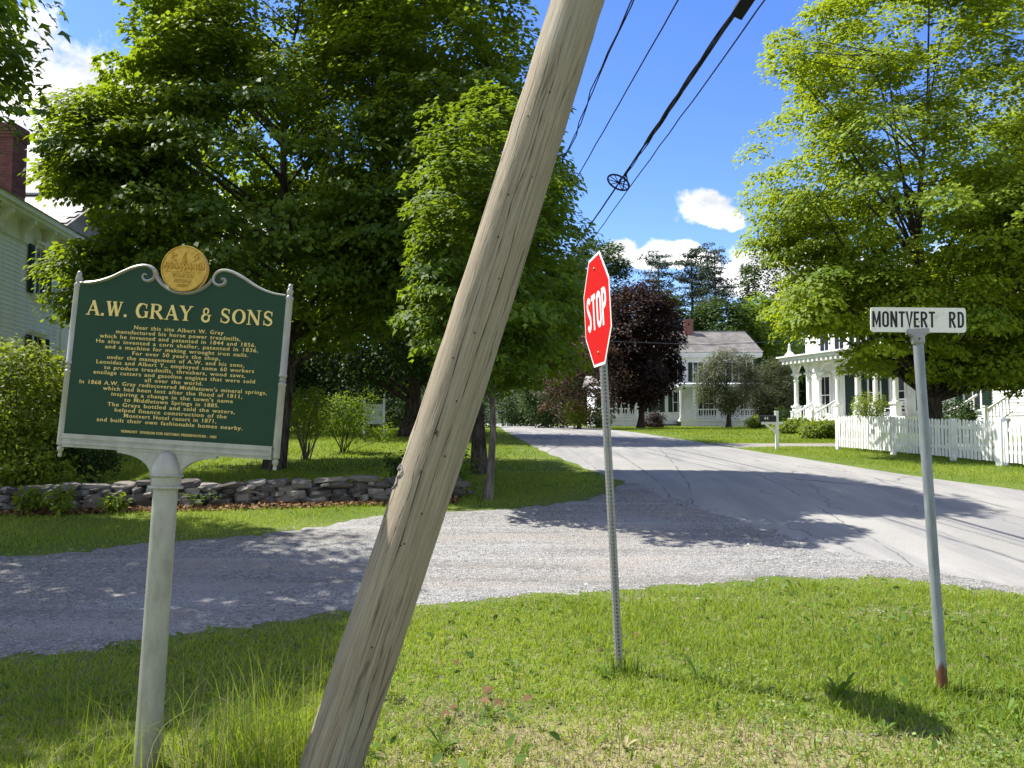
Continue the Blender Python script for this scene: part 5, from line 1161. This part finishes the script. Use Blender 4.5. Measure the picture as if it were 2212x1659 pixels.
# ------------------------------------------------------------------ overhead lines
def line_pts(a, c_, Ds, sag=0.0, wob=0.0, seed=0):
    """straight span through two measured points (pixel, depth)"""
    A, B = PX(*a), PX(*c_); r_ = np.random.RandomState(seed); out_ = []
    for D in Ds:
        t = (D - A.y) / (B.y - A.y); p = A + (B - A) * t; q = max(0.0, (D - B.y)) / 30.0
        out_.append(p + Vector((0, 0, -sag * q)) + Vector((r_.randn() * wob, 0, r_.randn() * wob)))
    return out_
DS = [-12, -6, -2, 1, 3, 5] + list(np.arange(6, 24, 0.6)) + [26, 30, 36, 44, 54]
def wire(label, a, c_, rad, wob, seed, strands=1):
    o = MB()
    for k in range(strands): o.tube(line_pts(a, c_, DS, 0, wob, seed + k), rad, 6)
    return tag(o.build('overhead_wire', M_CABLE, None, smooth=True), label, 'wire', 'overhead wires along the street')
wire('wavy overhead wire nearest the leaning pole', (1365, 0, 9.5), (1226, 330, 14.6), .0095, .022, 1, 2)
wire('straight overhead wire second from the leaning pole', (1465, 0, 9.5), (1243, 390, 16.5), .0105, .003, 3)
wire('thin overhead wire running just right of the thick cable', (1652, 0, 8.2), (1290, 503, 18.3), .010, .004, 4)
ca, cb = (1605, 0, 8.8), (1266, 500, 19.3)
cab = MB(); cab.tube(line_pts(ca, cb, DS, 0, .003, 5), .017, 8)
cable = tag(cab.build('overhead_cable', M_CABLE, None, smooth=True), 'thick black overhead cable bundle carrying an oval coil bracket', 'cable')
for k in range(4):
    o = MB(); dd = list(np.arange(6.5, 15.2, 0.25)); pts = line_pts(ca, cb, dd, 0, 0)
    q = [p + Vector((math.cos(D * 1.7 + k * 1.6) * (.024 + .012 * math.sin(D * 1.1 + k)), 0, -0.012 + math.sin(D * 1.7 + k * 1.6) * (.024 + .014 * math.sin(D * .9 + 2 * k)))) for p, D in zip(pts, dd)]
    o.tube(q, [.013 if D < 13.5 else .010 for D in dd], 6); o.build('lashed_strand', M_CABLE, cable, smooth=True)
cA, cB = PX(*ca), PX(*cb); cd = (cB - cA).normalized(); cp = cA + cd * ((15.3 - cA.y) / cd.y)
side = Vector((1, 0, 0)); side = (side - cd * side.dot(cd)).normalized(); nrm = side.cross(cd)
e2 = (Vector((cd.x, cd.y, 0)) * math.cos(R(8)) - Vector((0, 0, 1)) * math.sin(R(8))).normalized(); e1 = (side * .90 + Vector((0, 0, -1)) * .44).normalized(); cc = cp + Vector((-.05, 0, -.05))
ring = [cc + e1 * (.235 * math.cos(a)) + e2 * (.26 * math.sin(a)) for a in np.linspace(0, 2 * math.pi, 29)]
o = MB(); o.tube(ring, .019, 8, False)
for k in range(5):
    a = math.pi * k / 5 + .3; o.tube([cc + e1 * .235 * math.cos(a) + e2 * .26 * math.sin(a), cc - e1 * .235 * math.cos(a) - e2 * .26 * math.sin(a)], .009, 6)
for s2 in (0.15, 1.1): o.tube([ring[int(s2 * 4)], cp - cd * .45], .014, 6)
o.build('coil_bracket', M_CABLE, cable, smooth=True)
sp = PX(1612, 2, 8.75); o = MB(); o.box(-.075, .075, -.26, .26, -.06, .07)
box_ = o.build('splice_box', M_BLACK, cable, bevel=.012); box_.location = sp; box_.rotation_euler = (R(-4), R(24), R(4))
o = MB(); pa, pb2 = PX(1200, 733, 30), PX(1700, 737, 58); o.tube([pa, (pa + pb2) / 2 - Vector((0, 0, .25)), pb2], .02, 5)
tag(o.build('service_wire', M_CABLE), 'thin service wire crossing in front of the farmhouse roof', 'wire')
print('objects done')

# ------------------------------------------------------------------ buildings
def siding_mb(mb, x0, x1, z0, z1, y, pitch=.12, lap=.018, M=None):
    """lapped boards, front towards -y"""
    n = max(1, int(round((z1 - z0) / pitch))); p = (z1 - z0) / n
    for i in range(n):
        a, c_ = z0 + i * p, z0 + (i + 1) * p
        mb.add([(x0, y - lap, a), (x1, y - lap, a), (x1, y, c_), (x0, y, c_), (x0, y, a), (x1, y, a)], [(0, 1, 2, 3), (4, 5, 1, 0)], M)
def window(parent, x, z, w_, h_, y, shutters=True, sw=None, hood=True, frame_mat=None, M=None, muntin=True, t=.09):
    """double-hung window, front towards -y at plane y (local x, z of the sill centre)"""
    M = M or Matrix.Identity(4); fr = frame_mat or M_WHITE
    f_ = MB(); f_.box(x - w_/2 - t, x - w_/2, y - .06, y + .02, z, z + h_, M); f_.box(x + w_/2, x + w_/2 + t, y - .06, y + .02, z, z + h_, M)
    f_.box(x - w_/2 - t - .03, x + w_/2 + t + .03, y - .09, y + .02, z - .07, z, M); f_.box(x - w_/2 - t, x + w_/2 + t, y - .065, y + .02, z + h_, z + h_ + t, M)
    if hood: f_.box(x - w_/2 - t - .06, x + w_/2 + t + .06, y - .13, y + .02, z + h_ + t, z + h_ + t + .07, M)
    f_.box(x - w_/2, x + w_/2, y - .035, y + .01, z + h_/2 - .025, z + h_/2 + .025, M)
    if muntin: f_.box(x - .014, x + .014, y - .030, y + .01, z, z + h_/2 - .025, M); f_.box(x - .014, x + .014, y - .030, y + .01, z + h_/2 + .025, z + h_, M)
    win = f_.build('window', fr, parent)
    g = MB(); g.box(x - w_/2, x + w_/2, y - .022, y - .012, z, z + h_/2 - .025, M); g.build('pane', M_GLASS, win)
    g = MB(); g.box(x - w_/2, x + w_/2, y - .022, y - .012, z + h_/2 + .025, z + h_, M); g.build('pane', M_GLASS, win)
    if shutters:
        s_ = sw or w_ * .5
        for d in (-1, 1):
            g = MB(); xc = x + d * (w_/2 + t + s_/2 + .01); g.box(xc - s_/2, xc + s_/2, y - .05, y - .022, z, z + h_, M); n = int(h_ / .09)
            for i in range(n): g.box(xc - s_/2 + .05, xc + s_/2 - .05, y - .060, y - .05, z + .05 + i * (h_ - .1) / n, z + .05 + (i + .62) * (h_ - .1) / n, M)
            g.build('shutter', M_GREENP, win)
    return win

# --- clapboard house at the left edge
gl = gz(19.0); H0 = Vector((-12.35, 17.45, gl)); ang = math.atan2(0.9898, -0.1425)
HM = Matrix.Translation(H0) @ Matrix.Rotation(ang, 4, 'Z'); HMi = HM.inverted()
h1 = empty('clapboard_house', tuple(H0), 'white clapboard house with dark shutters and brick chimney at the left edge', 'house', rz=ang)
LH, EZ = 4.60, 6.22
bd = MB(); bd.add([(0, -.020, 0), (LH, -.020, 0), (LH, -.004, .118), (0, -.004, .118), (0, 0, 0), (LH, 0, 0)], [(0, 1, 2, 3), (4, 5, 1, 0)]); bdm = bd.mesh('clapboard', M_WHITE)
n = int((EZ - .55) / .112)
for i in range(n): link('clapboard', bdm, None, h1, (0, 0, .12 + i * .112))
b = MB(); b.box(0, LH, 0.001, 8, -.5, EZ); b.box(0, LH, -.03, 0, -.5, .12); b.build('wall', M_WHITE, h1)
b = MB(); b.box(LH - .02, LH + .03, -.045, .14, -.1, EZ); b.build('corner_board', M_WHITE, h1)
b = MB(); b.box(0, LH + .02, -.05, 0, EZ - .55, EZ); b.build('frieze_board', M_WHITE, h1)
b = MB(); b.box(-.2, LH + .30, -.40, .1, EZ, EZ + .10); b.box(-.2, LH + .36, -.46, .1, EZ + .10, EZ + .24); b.build('cornice', M_WHITE, h1)
br = MB(); br.prism([(0, 0), (-.33, 0), (-.33, -.10), (-.26, -.14), (-.20, -.26), (-.10, -.34), (-.08, -.50), (0, -.56)], -.055, .055, Matrix.Rotation(R(90), 4, 'Z'))
br.v = [(x, y, z) for x, y, z in br.v]; brm = br.mesh('bracket', M_WHITE)
# the bracket's outline points to -y after the turn
for v in brm.vertices: v.co = (v.co.x, v.co.y, v.co.z)
for i in range(4): link('bracket', brm, None, h1, (LH - .18 - i * 1.15, -.05, EZ))
b = MB(); b.add([(-.3, -.50, EZ + .24), (LH + .4, -.50, EZ + .24), (LH - 2.2, 4, EZ + 1.7), (-.3, 4, EZ + 1.7), (LH + .6, 8.6, EZ + .24), (-.3, 8.6, EZ + .24)], [(0, 1, 2, 3), (1, 4, 2), (3, 2, 4, 5)]); b.build('roof', M_ROOF, h1)
for (xx, zz) in ((3.17, 4.42), (3.17, 1.75)): window(h1, xx, zz, .56, 1.28 if zz > 3 else 1.55, -.022, True, .27)
# rear wing facing the street, slate roof
b = MB(); siding_mb(b, -16.6, -13.75, 1.0, 7.45, 23.2, .112, .018, HMi); b.build('wing_siding', M_WHITE, h1, kind='stuff')
b = MB(); b.box(-16.6, -13.75, 23.2, 26.2, .3, 7.5, HMi); b.box(-16.6, -13.5, 22.75, 23.22, 7.45, 7.6, HMi); b.build('wing_wall', M_WHITE, h1)
b = MB(); b.box(-13.78, -13.70, 23.12, 23.28, .5, 7.45, HMi); b.build('corner_board', M_WHITE, h1)
ye, ze, yr, zr = 22.7, 7.62, 25.0, 9.25
b = MB(); b.add([(-16.8, ye, ze - .03), (-13.35, ye, ze - .03), (-13.35, yr, zr - .03), (-16.8, yr, zr - .03), (-16.8, 2*yr - ye, ze - .03), (-13.35, 2*yr - ye, ze - .03)], [(0, 1, 2, 3), (3, 2, 5, 4), (1, 5, 2), (0, 3, 4)], HMi); b.build('wing_roof', M_ROOF, h1)
sl = math.hypot(yr - ye, zr - ze); sa = math.atan2(zr - ze, yr - ye); rows = 11; sw_ = .34; rs_ = np.random.RandomState(2); cnt = 0
slm = MB(); slm.box(-sw_/2 + .004, sw_/2 - .004, 0, sl / rows + .05, 0, .012); slme = slm.mesh('slate', M_SLATE)
for i in range(rows):
    for k in range(16):
        x = -16.6 + (k + .5 * (i % 2) + .3) * sw_
        if x > -13.5: continue
        o = link('slate', slme, None, h1); q = i * sl / rows
        o.matrix_basis = HMi @ Matrix.Translation((x, ye + math.cos(sa) * q, ze + math.sin(sa) * q + .012 * 0)) @ Matrix.Rotation(sa - .03 + rs_.uniform(-.012, .012), 4, 'X'); cnt += 1
b = MB(); b.box(-16.8, -13.35, yr - .14, yr + .14, zr - .02, zr + .05, HMi); b.build('ridge_cap', M_GALV2, h1)
# brick chimney, laid brick by brick
cw, chh = .62, .0805; CX, CY, CZ = -13.98, 21.0, 7.55; c0 = HMi @ Vector((CX, CY, CZ))
b = MB(); b.box(CX - cw/2 + .012, CX + cw/2 - .012, CY - cw/2 + .012, CY + cw/2 - .012, CZ - .6, CZ + 2.42, HMi); ch = b.build('chimney', M_MORTAR, h1)
bl = cw / 3.5; bm_ = MB(); bm_.box(-bl/2 + .004, bl/2 - .004, -.0, .10, .004, chh - .004); bme = bm_.mesh('brick', M_BRICK); cnt = 0
for i in range(24):
    fl_ = 1.0 + (0.0 if i < 19 else (.07, .14, .21, .21, .12)[i - 19]); hw_ = cw / 2 * fl_; z = CZ + .48 + i * chh
    for side_ in range(4):
        for k in range(3):
            u = -hw_ + (k + .5) * (2 * hw_ / 3.5) + (0 if i % 2 else 2 * hw_ / 7)
            if side_ in (2,) and cnt > 285: continue
            o = link('brick', bme, None, ch); o.matrix_basis = HMi @ Matrix.Translation((CX, CY, z)) @ Matrix.Rotation(R(90 * side_), 4, 'Z') @ Matrix.Translation((u, -hw_, 0)) @ Matrix.Diagonal((fl_ * 1.02, 1, 1, 1)); cnt += 1

# --- far farmhouse
FO = Vector((10.6, 60.0, gz(60) - .05))
fh = empty('farmhouse', tuple(FO), 'two-storey white farmhouse with porch, grey roof and brick chimney in the distance', 'house')
fx = lambda px, D=60.0: (px - 1106) / FPX * D - FO.x
fz_ = lambda py, D=60.0: PX(1106, py, D).z - FO.z
xw0, xw1 = fx(1396), fx(1629); ez = fz_(772)
b = MB(); b.box(xw0, xw1, 0, 8.0, -.6, ez); b.add([(xw1, 0, ez), (xw1, 8, ez), (xw1, 4, ez + 2.1), (xw0, 0, ez), (xw0, 8, ez), (xw0, 4, ez + 2.1)], [(0, 1, 2), (3, 5, 4)]); b.build('wall', M_WHITE, fh)
b = MB(); siding_mb(b, xw0, xw1, .25, ez - .4, -.004, .15, .022); b.build('siding', M_WHITE, fh, kind='stuff')
b = MB(); b.box(xw0 - .45, xw1 + .5, -.5, 8.5, ez - .02, ez + .10); b.box(xw0 - .5, xw1 + .55, -.56, 8.56, ez + .10, ez + .36); b.box(xw0, xw1, -.05, 0, ez - .45, ez - .02); b.build('cornice', M_WHITE, fh)
for x in (xw0, xw1 - .2): 
    b = MB(); b.box(x, x + .2, -.045, -.005, .2, ez - .45); b.build('corner_board', M_WHITE, fh)
b = MB(); rz0, rz1 = ez + .36, ez + 2.5
N_ = 20
for s2 in (0, 1):
    for i in range(N_):
        t0, t1 = i / N_, (i + 1) / N_; y0_, y1_ = -.62 + 4.62 * t0, -.62 + 4.62 * t1 + .04; za, zb = rz0 + (rz1 - rz0) * t0 + .03, rz0 + (rz1 - rz0) * t1 + .01
        if s2: y0_, y1_ = 8 - y0_, 8 - y1_
        q = [(xw0 - .55, y0_, za), (xw1 + .6, y0_, za), (xw1 + .6, y1_, zb), (xw0 - .55, y1_, zb), (xw0 - .55, y0_, za - .03), (xw1 + .6, y0_, za - .03)]
        b.add(q, [(0, 1, 2, 3), (4, 5, 1, 0)] if not s2 else [(3, 2, 1, 0), (0, 1, 5, 4)])
b.add([(xw1 + .55, -.56, rz0), (xw1 + .55, 8.56, rz0), (xw1 + .55, 4, rz1 - .05), (xw0 - .5, -.56, rz0), (xw0 - .5, 8.56, rz0), (xw0 - .5, 4, rz1 - .05)], [(0, 1, 2), (3, 5, 4)])
rfo = b.build('roof', M_ROOF, fh)
b = MB(); b.box(xw0 - .55, xw1 + .6, 3.9, 4.1, rz1, rz1 + .06); b.build('ridge_cap', M_GALV2, rfo)
xc = fx(1489, 63.5); b = MB(); b.box(xc - .33, xc + .33, 3.2, 3.86, rz1 - .9, rz1 + .72); b.box(xc - .38, xc + .38, 3.15, 3.91, rz1 + .72, rz1 + .95)
def m_brickwall(t, bb):
    o = objc(t); k = t.new('ShaderNodeTexBrick', ins={'Vector': t.mapping(o, (1, 1, 1), rot=(R(90), 0, 0)), 'Color1': (0.23, 0.085, 0.06, 1), 'Color2': (0.17, 0.06, 0.045, 1), 'Mortar': (0.25, 0.2, 0.17, 1), 'Scale': 4.5}); t.put(bb.inputs['Base Color'], k.outputs[0])
b.build('chimney', mat('far_brick', m_brickwall, rough=.9), rfo)
for px, y0_, y1_, w_, sw_ in ((1411, 890, 846, .82, .42), (1459, 826, 780, .34, .34), (1503, 826, 783, .34, .34), (1459, 890, 848, .34, .34), (1560, 828, 784, .55, .42), (1605, 828, 784, .55, .42), (1420, 826, 782, .55, .40)):
    window(fh, fx(px), fz_(y0_), w_, fz_(y1_) - fz_(y0_), -.028, True, sw_, hood=False, muntin=False, t=.05)
for px in (1530, 1576, 1618): window(fh, fx(px), fz_(897), .8, fz_(846) - fz_(897), -.028, px != 1576, .30, hood=False, muntin=px != 1576, t=.06)
b = MB(); b.box(xw0 - .02, xw1 + .02, -.012, .1, -.5, .24); b.build('foundation', mat('grey_foundation', color=(.22, .22, .22), rough=.9), fh)
def porch(xa, xb, yd, zf, zroof, posts, rail=True, rails=None):
    b = MB(); b.box(xa, xb, -yd, -.03, zf - .14, zf); b.build('porch_floor', M_WHITE, fh)
    b = MB(); siding_mb(b, xa + .03, xb - .03, -.3, zf - .14, -yd + .05, .16, .02); b.box(xa + .05, xb - .05, -yd + .06, -yd + .12, -.3, zf - .15); b.build('porch_skirt', M_WHITE, fh)
    b = MB(); b.box(xa - .2, xb + .2, -yd - .2, -.03, zroof, zroof + .22); b.add([(xa - .25, -yd - .25, zroof + .22), (xb + .25, -yd - .25, zroof + .22), (xb + .25, -.03, zroof + .5), (xa - .25, -.03, zroof + .5)], [(0, 1, 2, 3)]); b.build('porch_roof', M_WHITE, fh)
    for x in posts:
        b = MB(); b.box(x - .09, x + .09, -yd + .02, -yd + .20, zf, zroof); b.box(x - .14, x + .14, -yd - .03, -yd + .25, zroof - .12, zroof); b.box(x - .13, x + .13, -yd - .02, -yd + .24, zf, zf + .12); b.build('porch_post', M_WHITE, fh)
    b = MB(); b.box(xa, xb, -yd + .06, -yd + .14, zf + .72, zf + .80); b.box(xa, xb, -yd + .07, -yd + .13, zf + .12, zf + .18); b.build('porch_rail', M_WHITE, fh)
    bal = MB(); bal.lathe([(.03, 0), (.03, .08), (.018, .12), (.032, .24), (.018, .42), (.03, .47), (.03, .54)], 6); bm2 = bal.mesh('baluster', M_WHITE)
    n = int((xb - xa) / .19)
    for i in range(1, n): link('baluster', bm2, None, fh, (xa + (xb - xa) * i / n, -yd + .10, zf + .18))
porch(fx(1470, 58), fx(1643, 58), 2.0, fz_(906, 58), fz_(836, 58), [fx(p, 58) for p in (1472, 1500, 1551, 1598, 1640)])
# one-storey side wing with its own porch, left of the purple maple
xs0, xs1 = fx(1286), xw0
b = MB(); b.box(xs0, xs1, .6, 6.5, -.6, fz_(828)); b.build('wing_wall', M_WHITE, fh)
b = MB(); siding_mb(b, xs0, xs1, .2, fz_(830), .595, .15, .022); b.build('wing_siding', M_WHITE, fh, kind='stuff')
b = MB(); b.add([(xs0 - .4, .2, fz_(828)), (xs1, .2, fz_(828)), (xs1, 3.5, fz_(806)), (xs0 - .4, 3.5, fz_(806)), (xs0 - .4, 6.8, fz_(828)), (xs1, 6.8, fz_(828))], [(0, 1, 2, 3), (3, 2, 5, 4), (0, 3, 4)]); b.build('wing_roof', M_ROOF, fh)
for px in (1310, 1352): window(fh, fx(px), fz_(893), .5, fz_(850) - fz_(893), .575, True, .36)
porch(fx(1284, 58.5), fx(1378, 58.5), 1.5, fz_(904, 58.5), fz_(846, 58.5), [fx(p, 58.5) for p in (1287, 1331, 1376)])

# --- columned house on the right
VO = Vector((16.2, 44.0, 1.38)); va = math.atan2(-.954, .30)
vh = empty('columned_house', tuple(VO), 'ornate white house with a columned porch partly hidden by the huge maple', 'house', rz=va)
PF, PT = .72, 3.38       # porch floor and underside of the porch roof
b = MB(); b.box(-1.1, 17.5, 1.7, 10, -.6, 7.6); b.build('wall', M_WHITE, vh)
b = MB(); siding_mb(b, -1.1, 17.5, PF, 7.4, 1.695, .14, .02); b.build('siding', M_WHITE, vh, kind='stuff')
b = MB(); siding_mb(b, -10, -1.7, PF, 7.4, -1.105, .14, .02, Matrix.Rotation(R(-90), 4, 'Z') @ Matrix.Diagonal((1, 1, 1, 1))); b.build('end_siding', M_WHITE, vh, kind='stuff')
b = MB(); b.box(-1.8, 18.2, 1.0, 10.7, 7.6, 7.75); b.box(-1.9, 18.3, .9, 10.8, 7.75, 8.0); b.add([(-1.9, .9, 8.0), (18.3, .9, 8.0), (18.3, 10.8, 8.0), (-1.9, 10.8, 8.0), (3, 5.5, 9.4), (13, 5.5, 9.4)], [(0, 1, 5, 4), (1, 2, 5), (2, 3, 4, 5), (3, 0, 4)]); b.build('roof', M_ROOF, vh)
for i in range(16):
    bb = MB(); bb.prism([(0, 0), (-.5, 0), (-.46, -.16), (-.2, -.3), (-.1, -.6), (0, -.62)], -.07, .07, Matrix.Translation((-.6 + i * 1.15, 1.69, 7.6)) @ Matrix.Rotation(R(90), 4, 'Z')); bb.build('bracket', M_WHITE, vh)
for x in (-.9, 17.3):
    b = MB(); b.box(x - .2, x + .2, 1.64, 1.69, PF, 7.6); b.build('corner_board', M_WHITE, vh)
for x in (.55, 1.75, 3.4, 5.2, 7.4, 11.5, 14.6): window(vh, x, 4.45, .72, 2.1, 1.672, x > 3, .40)
for x in (.5, 4.3, 5.9, 7.4, 10.2, 14.8): window(vh, x, PF + .28, .80, 2.05, 1.672, x in (4.3, 10.2), .42)
b = MB(); b.box(2.15, 3.25, 1.62, 1.69, PF, PF + 2.35); dr_ = b.build('door', M_GREENP, vh)
b = MB(); b.lathe([(.03, 0), (.035, .03), (.001, .05)], 8, Matrix.Translation((3.12, 1.62, PF + 1.0)) @ Matrix.Rotation(R(90), 4, 'X')); b.build('door_handle', M_BRONZE, dr_)
b = MB(); b.box(2.03, 2.15, 1.60, 1.69, PF, PF + 2.5); b.box(3.25, 3.37, 1.60, 1.69, PF, PF + 2.5); b.box(2.03, 3.37, 1.60, 1.69, PF + 2.35, PF + 2.5); b.build('door_frame', M_WHITE, vh)
b = MB(); b.box(-.35, 8.2, -.25, 1.69, PF - .15, PF); b.box(-.3, 8.15, -.2, -.12, -.6, PF - .15); b.build('porch_floor', M_WHITE, vh)
b = MB(); b.box(-.5, 8.4, -.45, 1.69, PT + .42, PT + .60); b.box(-.62, 8.52, -.6, 1.69, PT + .60, PT + .78); b.box(-.72, 8.62, -.72, 1.69, PT + .78, PT + .86); pr = b.build('porch_roof', M_WHITE, vh)
for i in range(24):
    bb = MB(); bb.box(-.35 + i * .36, -.22 + i * .36, -.58, -.44, PT + .40, PT + .598); bb.build('modillion', M_WHITE, pr)
bb = MB(); bb.prism([(-.40, 0), (.40, 0), (.26, .14), (.10, .24), (.04, .42), (0, .62), (-.04, .42), (-.10, .24), (-.26, .14)], -.06, .06, Matrix.Translation((.35, -.6, PT + .86))); bb.lathe([(.05, 0), (.07, .05), (.03, .1), (.001, .22)], 8, Matrix.Translation((.35, -.6, PT + 1.42))); bb.build('finial', M_WHITE, pr)
cols = [.04, 1.15, 1.98, 3.40, 4.84, 6.07, 7.35]
cmb = MB()
cmb.box(-.21, .21, -.21, .21, 0, .10); cmb.box(-.175, .175, -.175, .175, .10, .60); cmb.box(-.22, .22, -.22, .22, .60, .70)
cmb.lathe([(.16, .70), (.17, .74), (.125, .80), (.115, 2.05), (.15, 2.10), (.15, 2.16), (.11, 2.20), (.13, 2.34), (.20, 2.42)], 8); cmb.box(-.20, .20, -.20, .20, 2.42, 2.52)
for sgn in (-1, 1):
    cmb.prism([(sgn * .12, 2.52), (sgn * .46, 3.02), (sgn * .46, 3.08), (0, 3.08), (0, 2.52)][::sgn], -.06, .06)
cmb.box(-.10, .10, -.16, .16, 2.52, 3.08); cmb.prism([(0, 2.62), (-.16, 2.70), (-.30, 2.90), (-.34, 3.06), (0, 3.06)], -.08, .08, Matrix.Rotation(R(90), 4, 'Z'))
cme = cmb.mesh('column', M_WHITE)
for s_ in cols: link('column', cme, None, vh, (s_, .06, PF))
# arched valance between the columns
b = MB()
for a, c_ in zip(cols[:-1], cols[1:]):
    N_ = 14; m0, m1 = a + .12, c_ - .12; zt_ = PT + .42; vs = []
    for i in range(N_ + 1):
        x = m0 + (m1 - m0) * i / N_; u = 2 * i / N_ - 1; z = PT + .30 - .62 * (1 - math.sqrt(max(0, 1 - u * u * .98)))
        vs += [(x, .02, z), (x, .02, zt_), (x, .10, z), (x, .10, zt_)]
    b.add(vs, [(4*i, 4*i+4, 4*i+5, 4*i+1) for i in range(N_)] + [(4*i+2, 4*i+3, 4*i+7, 4*i+6) for i in range(N_)] + [(4*i, 4*i+2, 4*i+6, 4*i+4) for i in range(N_)])
b.build('arched_valance', M_WHITE, vh)
def stair(x0, x1, n, zf):
    b = MB()
    for i in range(n): b.box(x0, x1, -.25 - .30 * (i + 1), -.25 - .30 * i, -.6, zf - (i + 1) * zf / (n + 1))
    b.build('front_steps', M_WHITE, vh); L_ = .30 * n + .25
    for x in (x0 - .05, x1 + .05):
        b = MB(); b.tube([(x, -.2, zf + .86), (x, -.2 - L_, .86)], .045, 6); b.tube([(x, -.2, zf + .14), (x, -.2 - L_, .14)], .035, 6); b.box(x - .07, x + .07, -.27 - L_, -.13 - L_, -.5, 1.02); b.box(x - .09, x + .09, -.29 - L_, -.11 - L_, 1.02, 1.08)
        for i in range(1, 8): y_ = -.2 - L_ * i / 8; zz = zf - zf * i / 8; b.box(x - .02, x + .02, y_ - .02, y_ + .02, zz + .14, zz + .86)
        b.build('stair_railing', M_WHITE, vh)
stair(1.95, 3.42, 4, PF); stair(12.1, 13.6, 4, PF)
bq = empty('porch_bench', label='small white slatted bench on the columned porch', cat='bench', mw=Matrix.Translation(VO) @ Matrix.Rotation(va, 4, 'Z') @ Matrix.Translation((6.5, .85, PF)))
b = MB()
for i in range(4): b.box(-.55, .55, -.22 + i * .115, -.12 + i * .115, .41, .44)
b.build('seat', M_WHITE, bq); b = MB()
for z in (.55, .68, .81): b.box(-.55, .55, .23, .255, z, z + .09)
b.build('backrest', M_WHITE, bq)
for x in (-.52, .48):
    for y in (-.2, .2):
        b = MB(); b.box(x, x + .05, y, y + .05, 0, .41 if y < 0 else .92); b.build('leg', M_WHITE, bq)
print('all done', sum(len(m.loops) - 2 * len(m.polygons) for m in bpy.data.meshes))
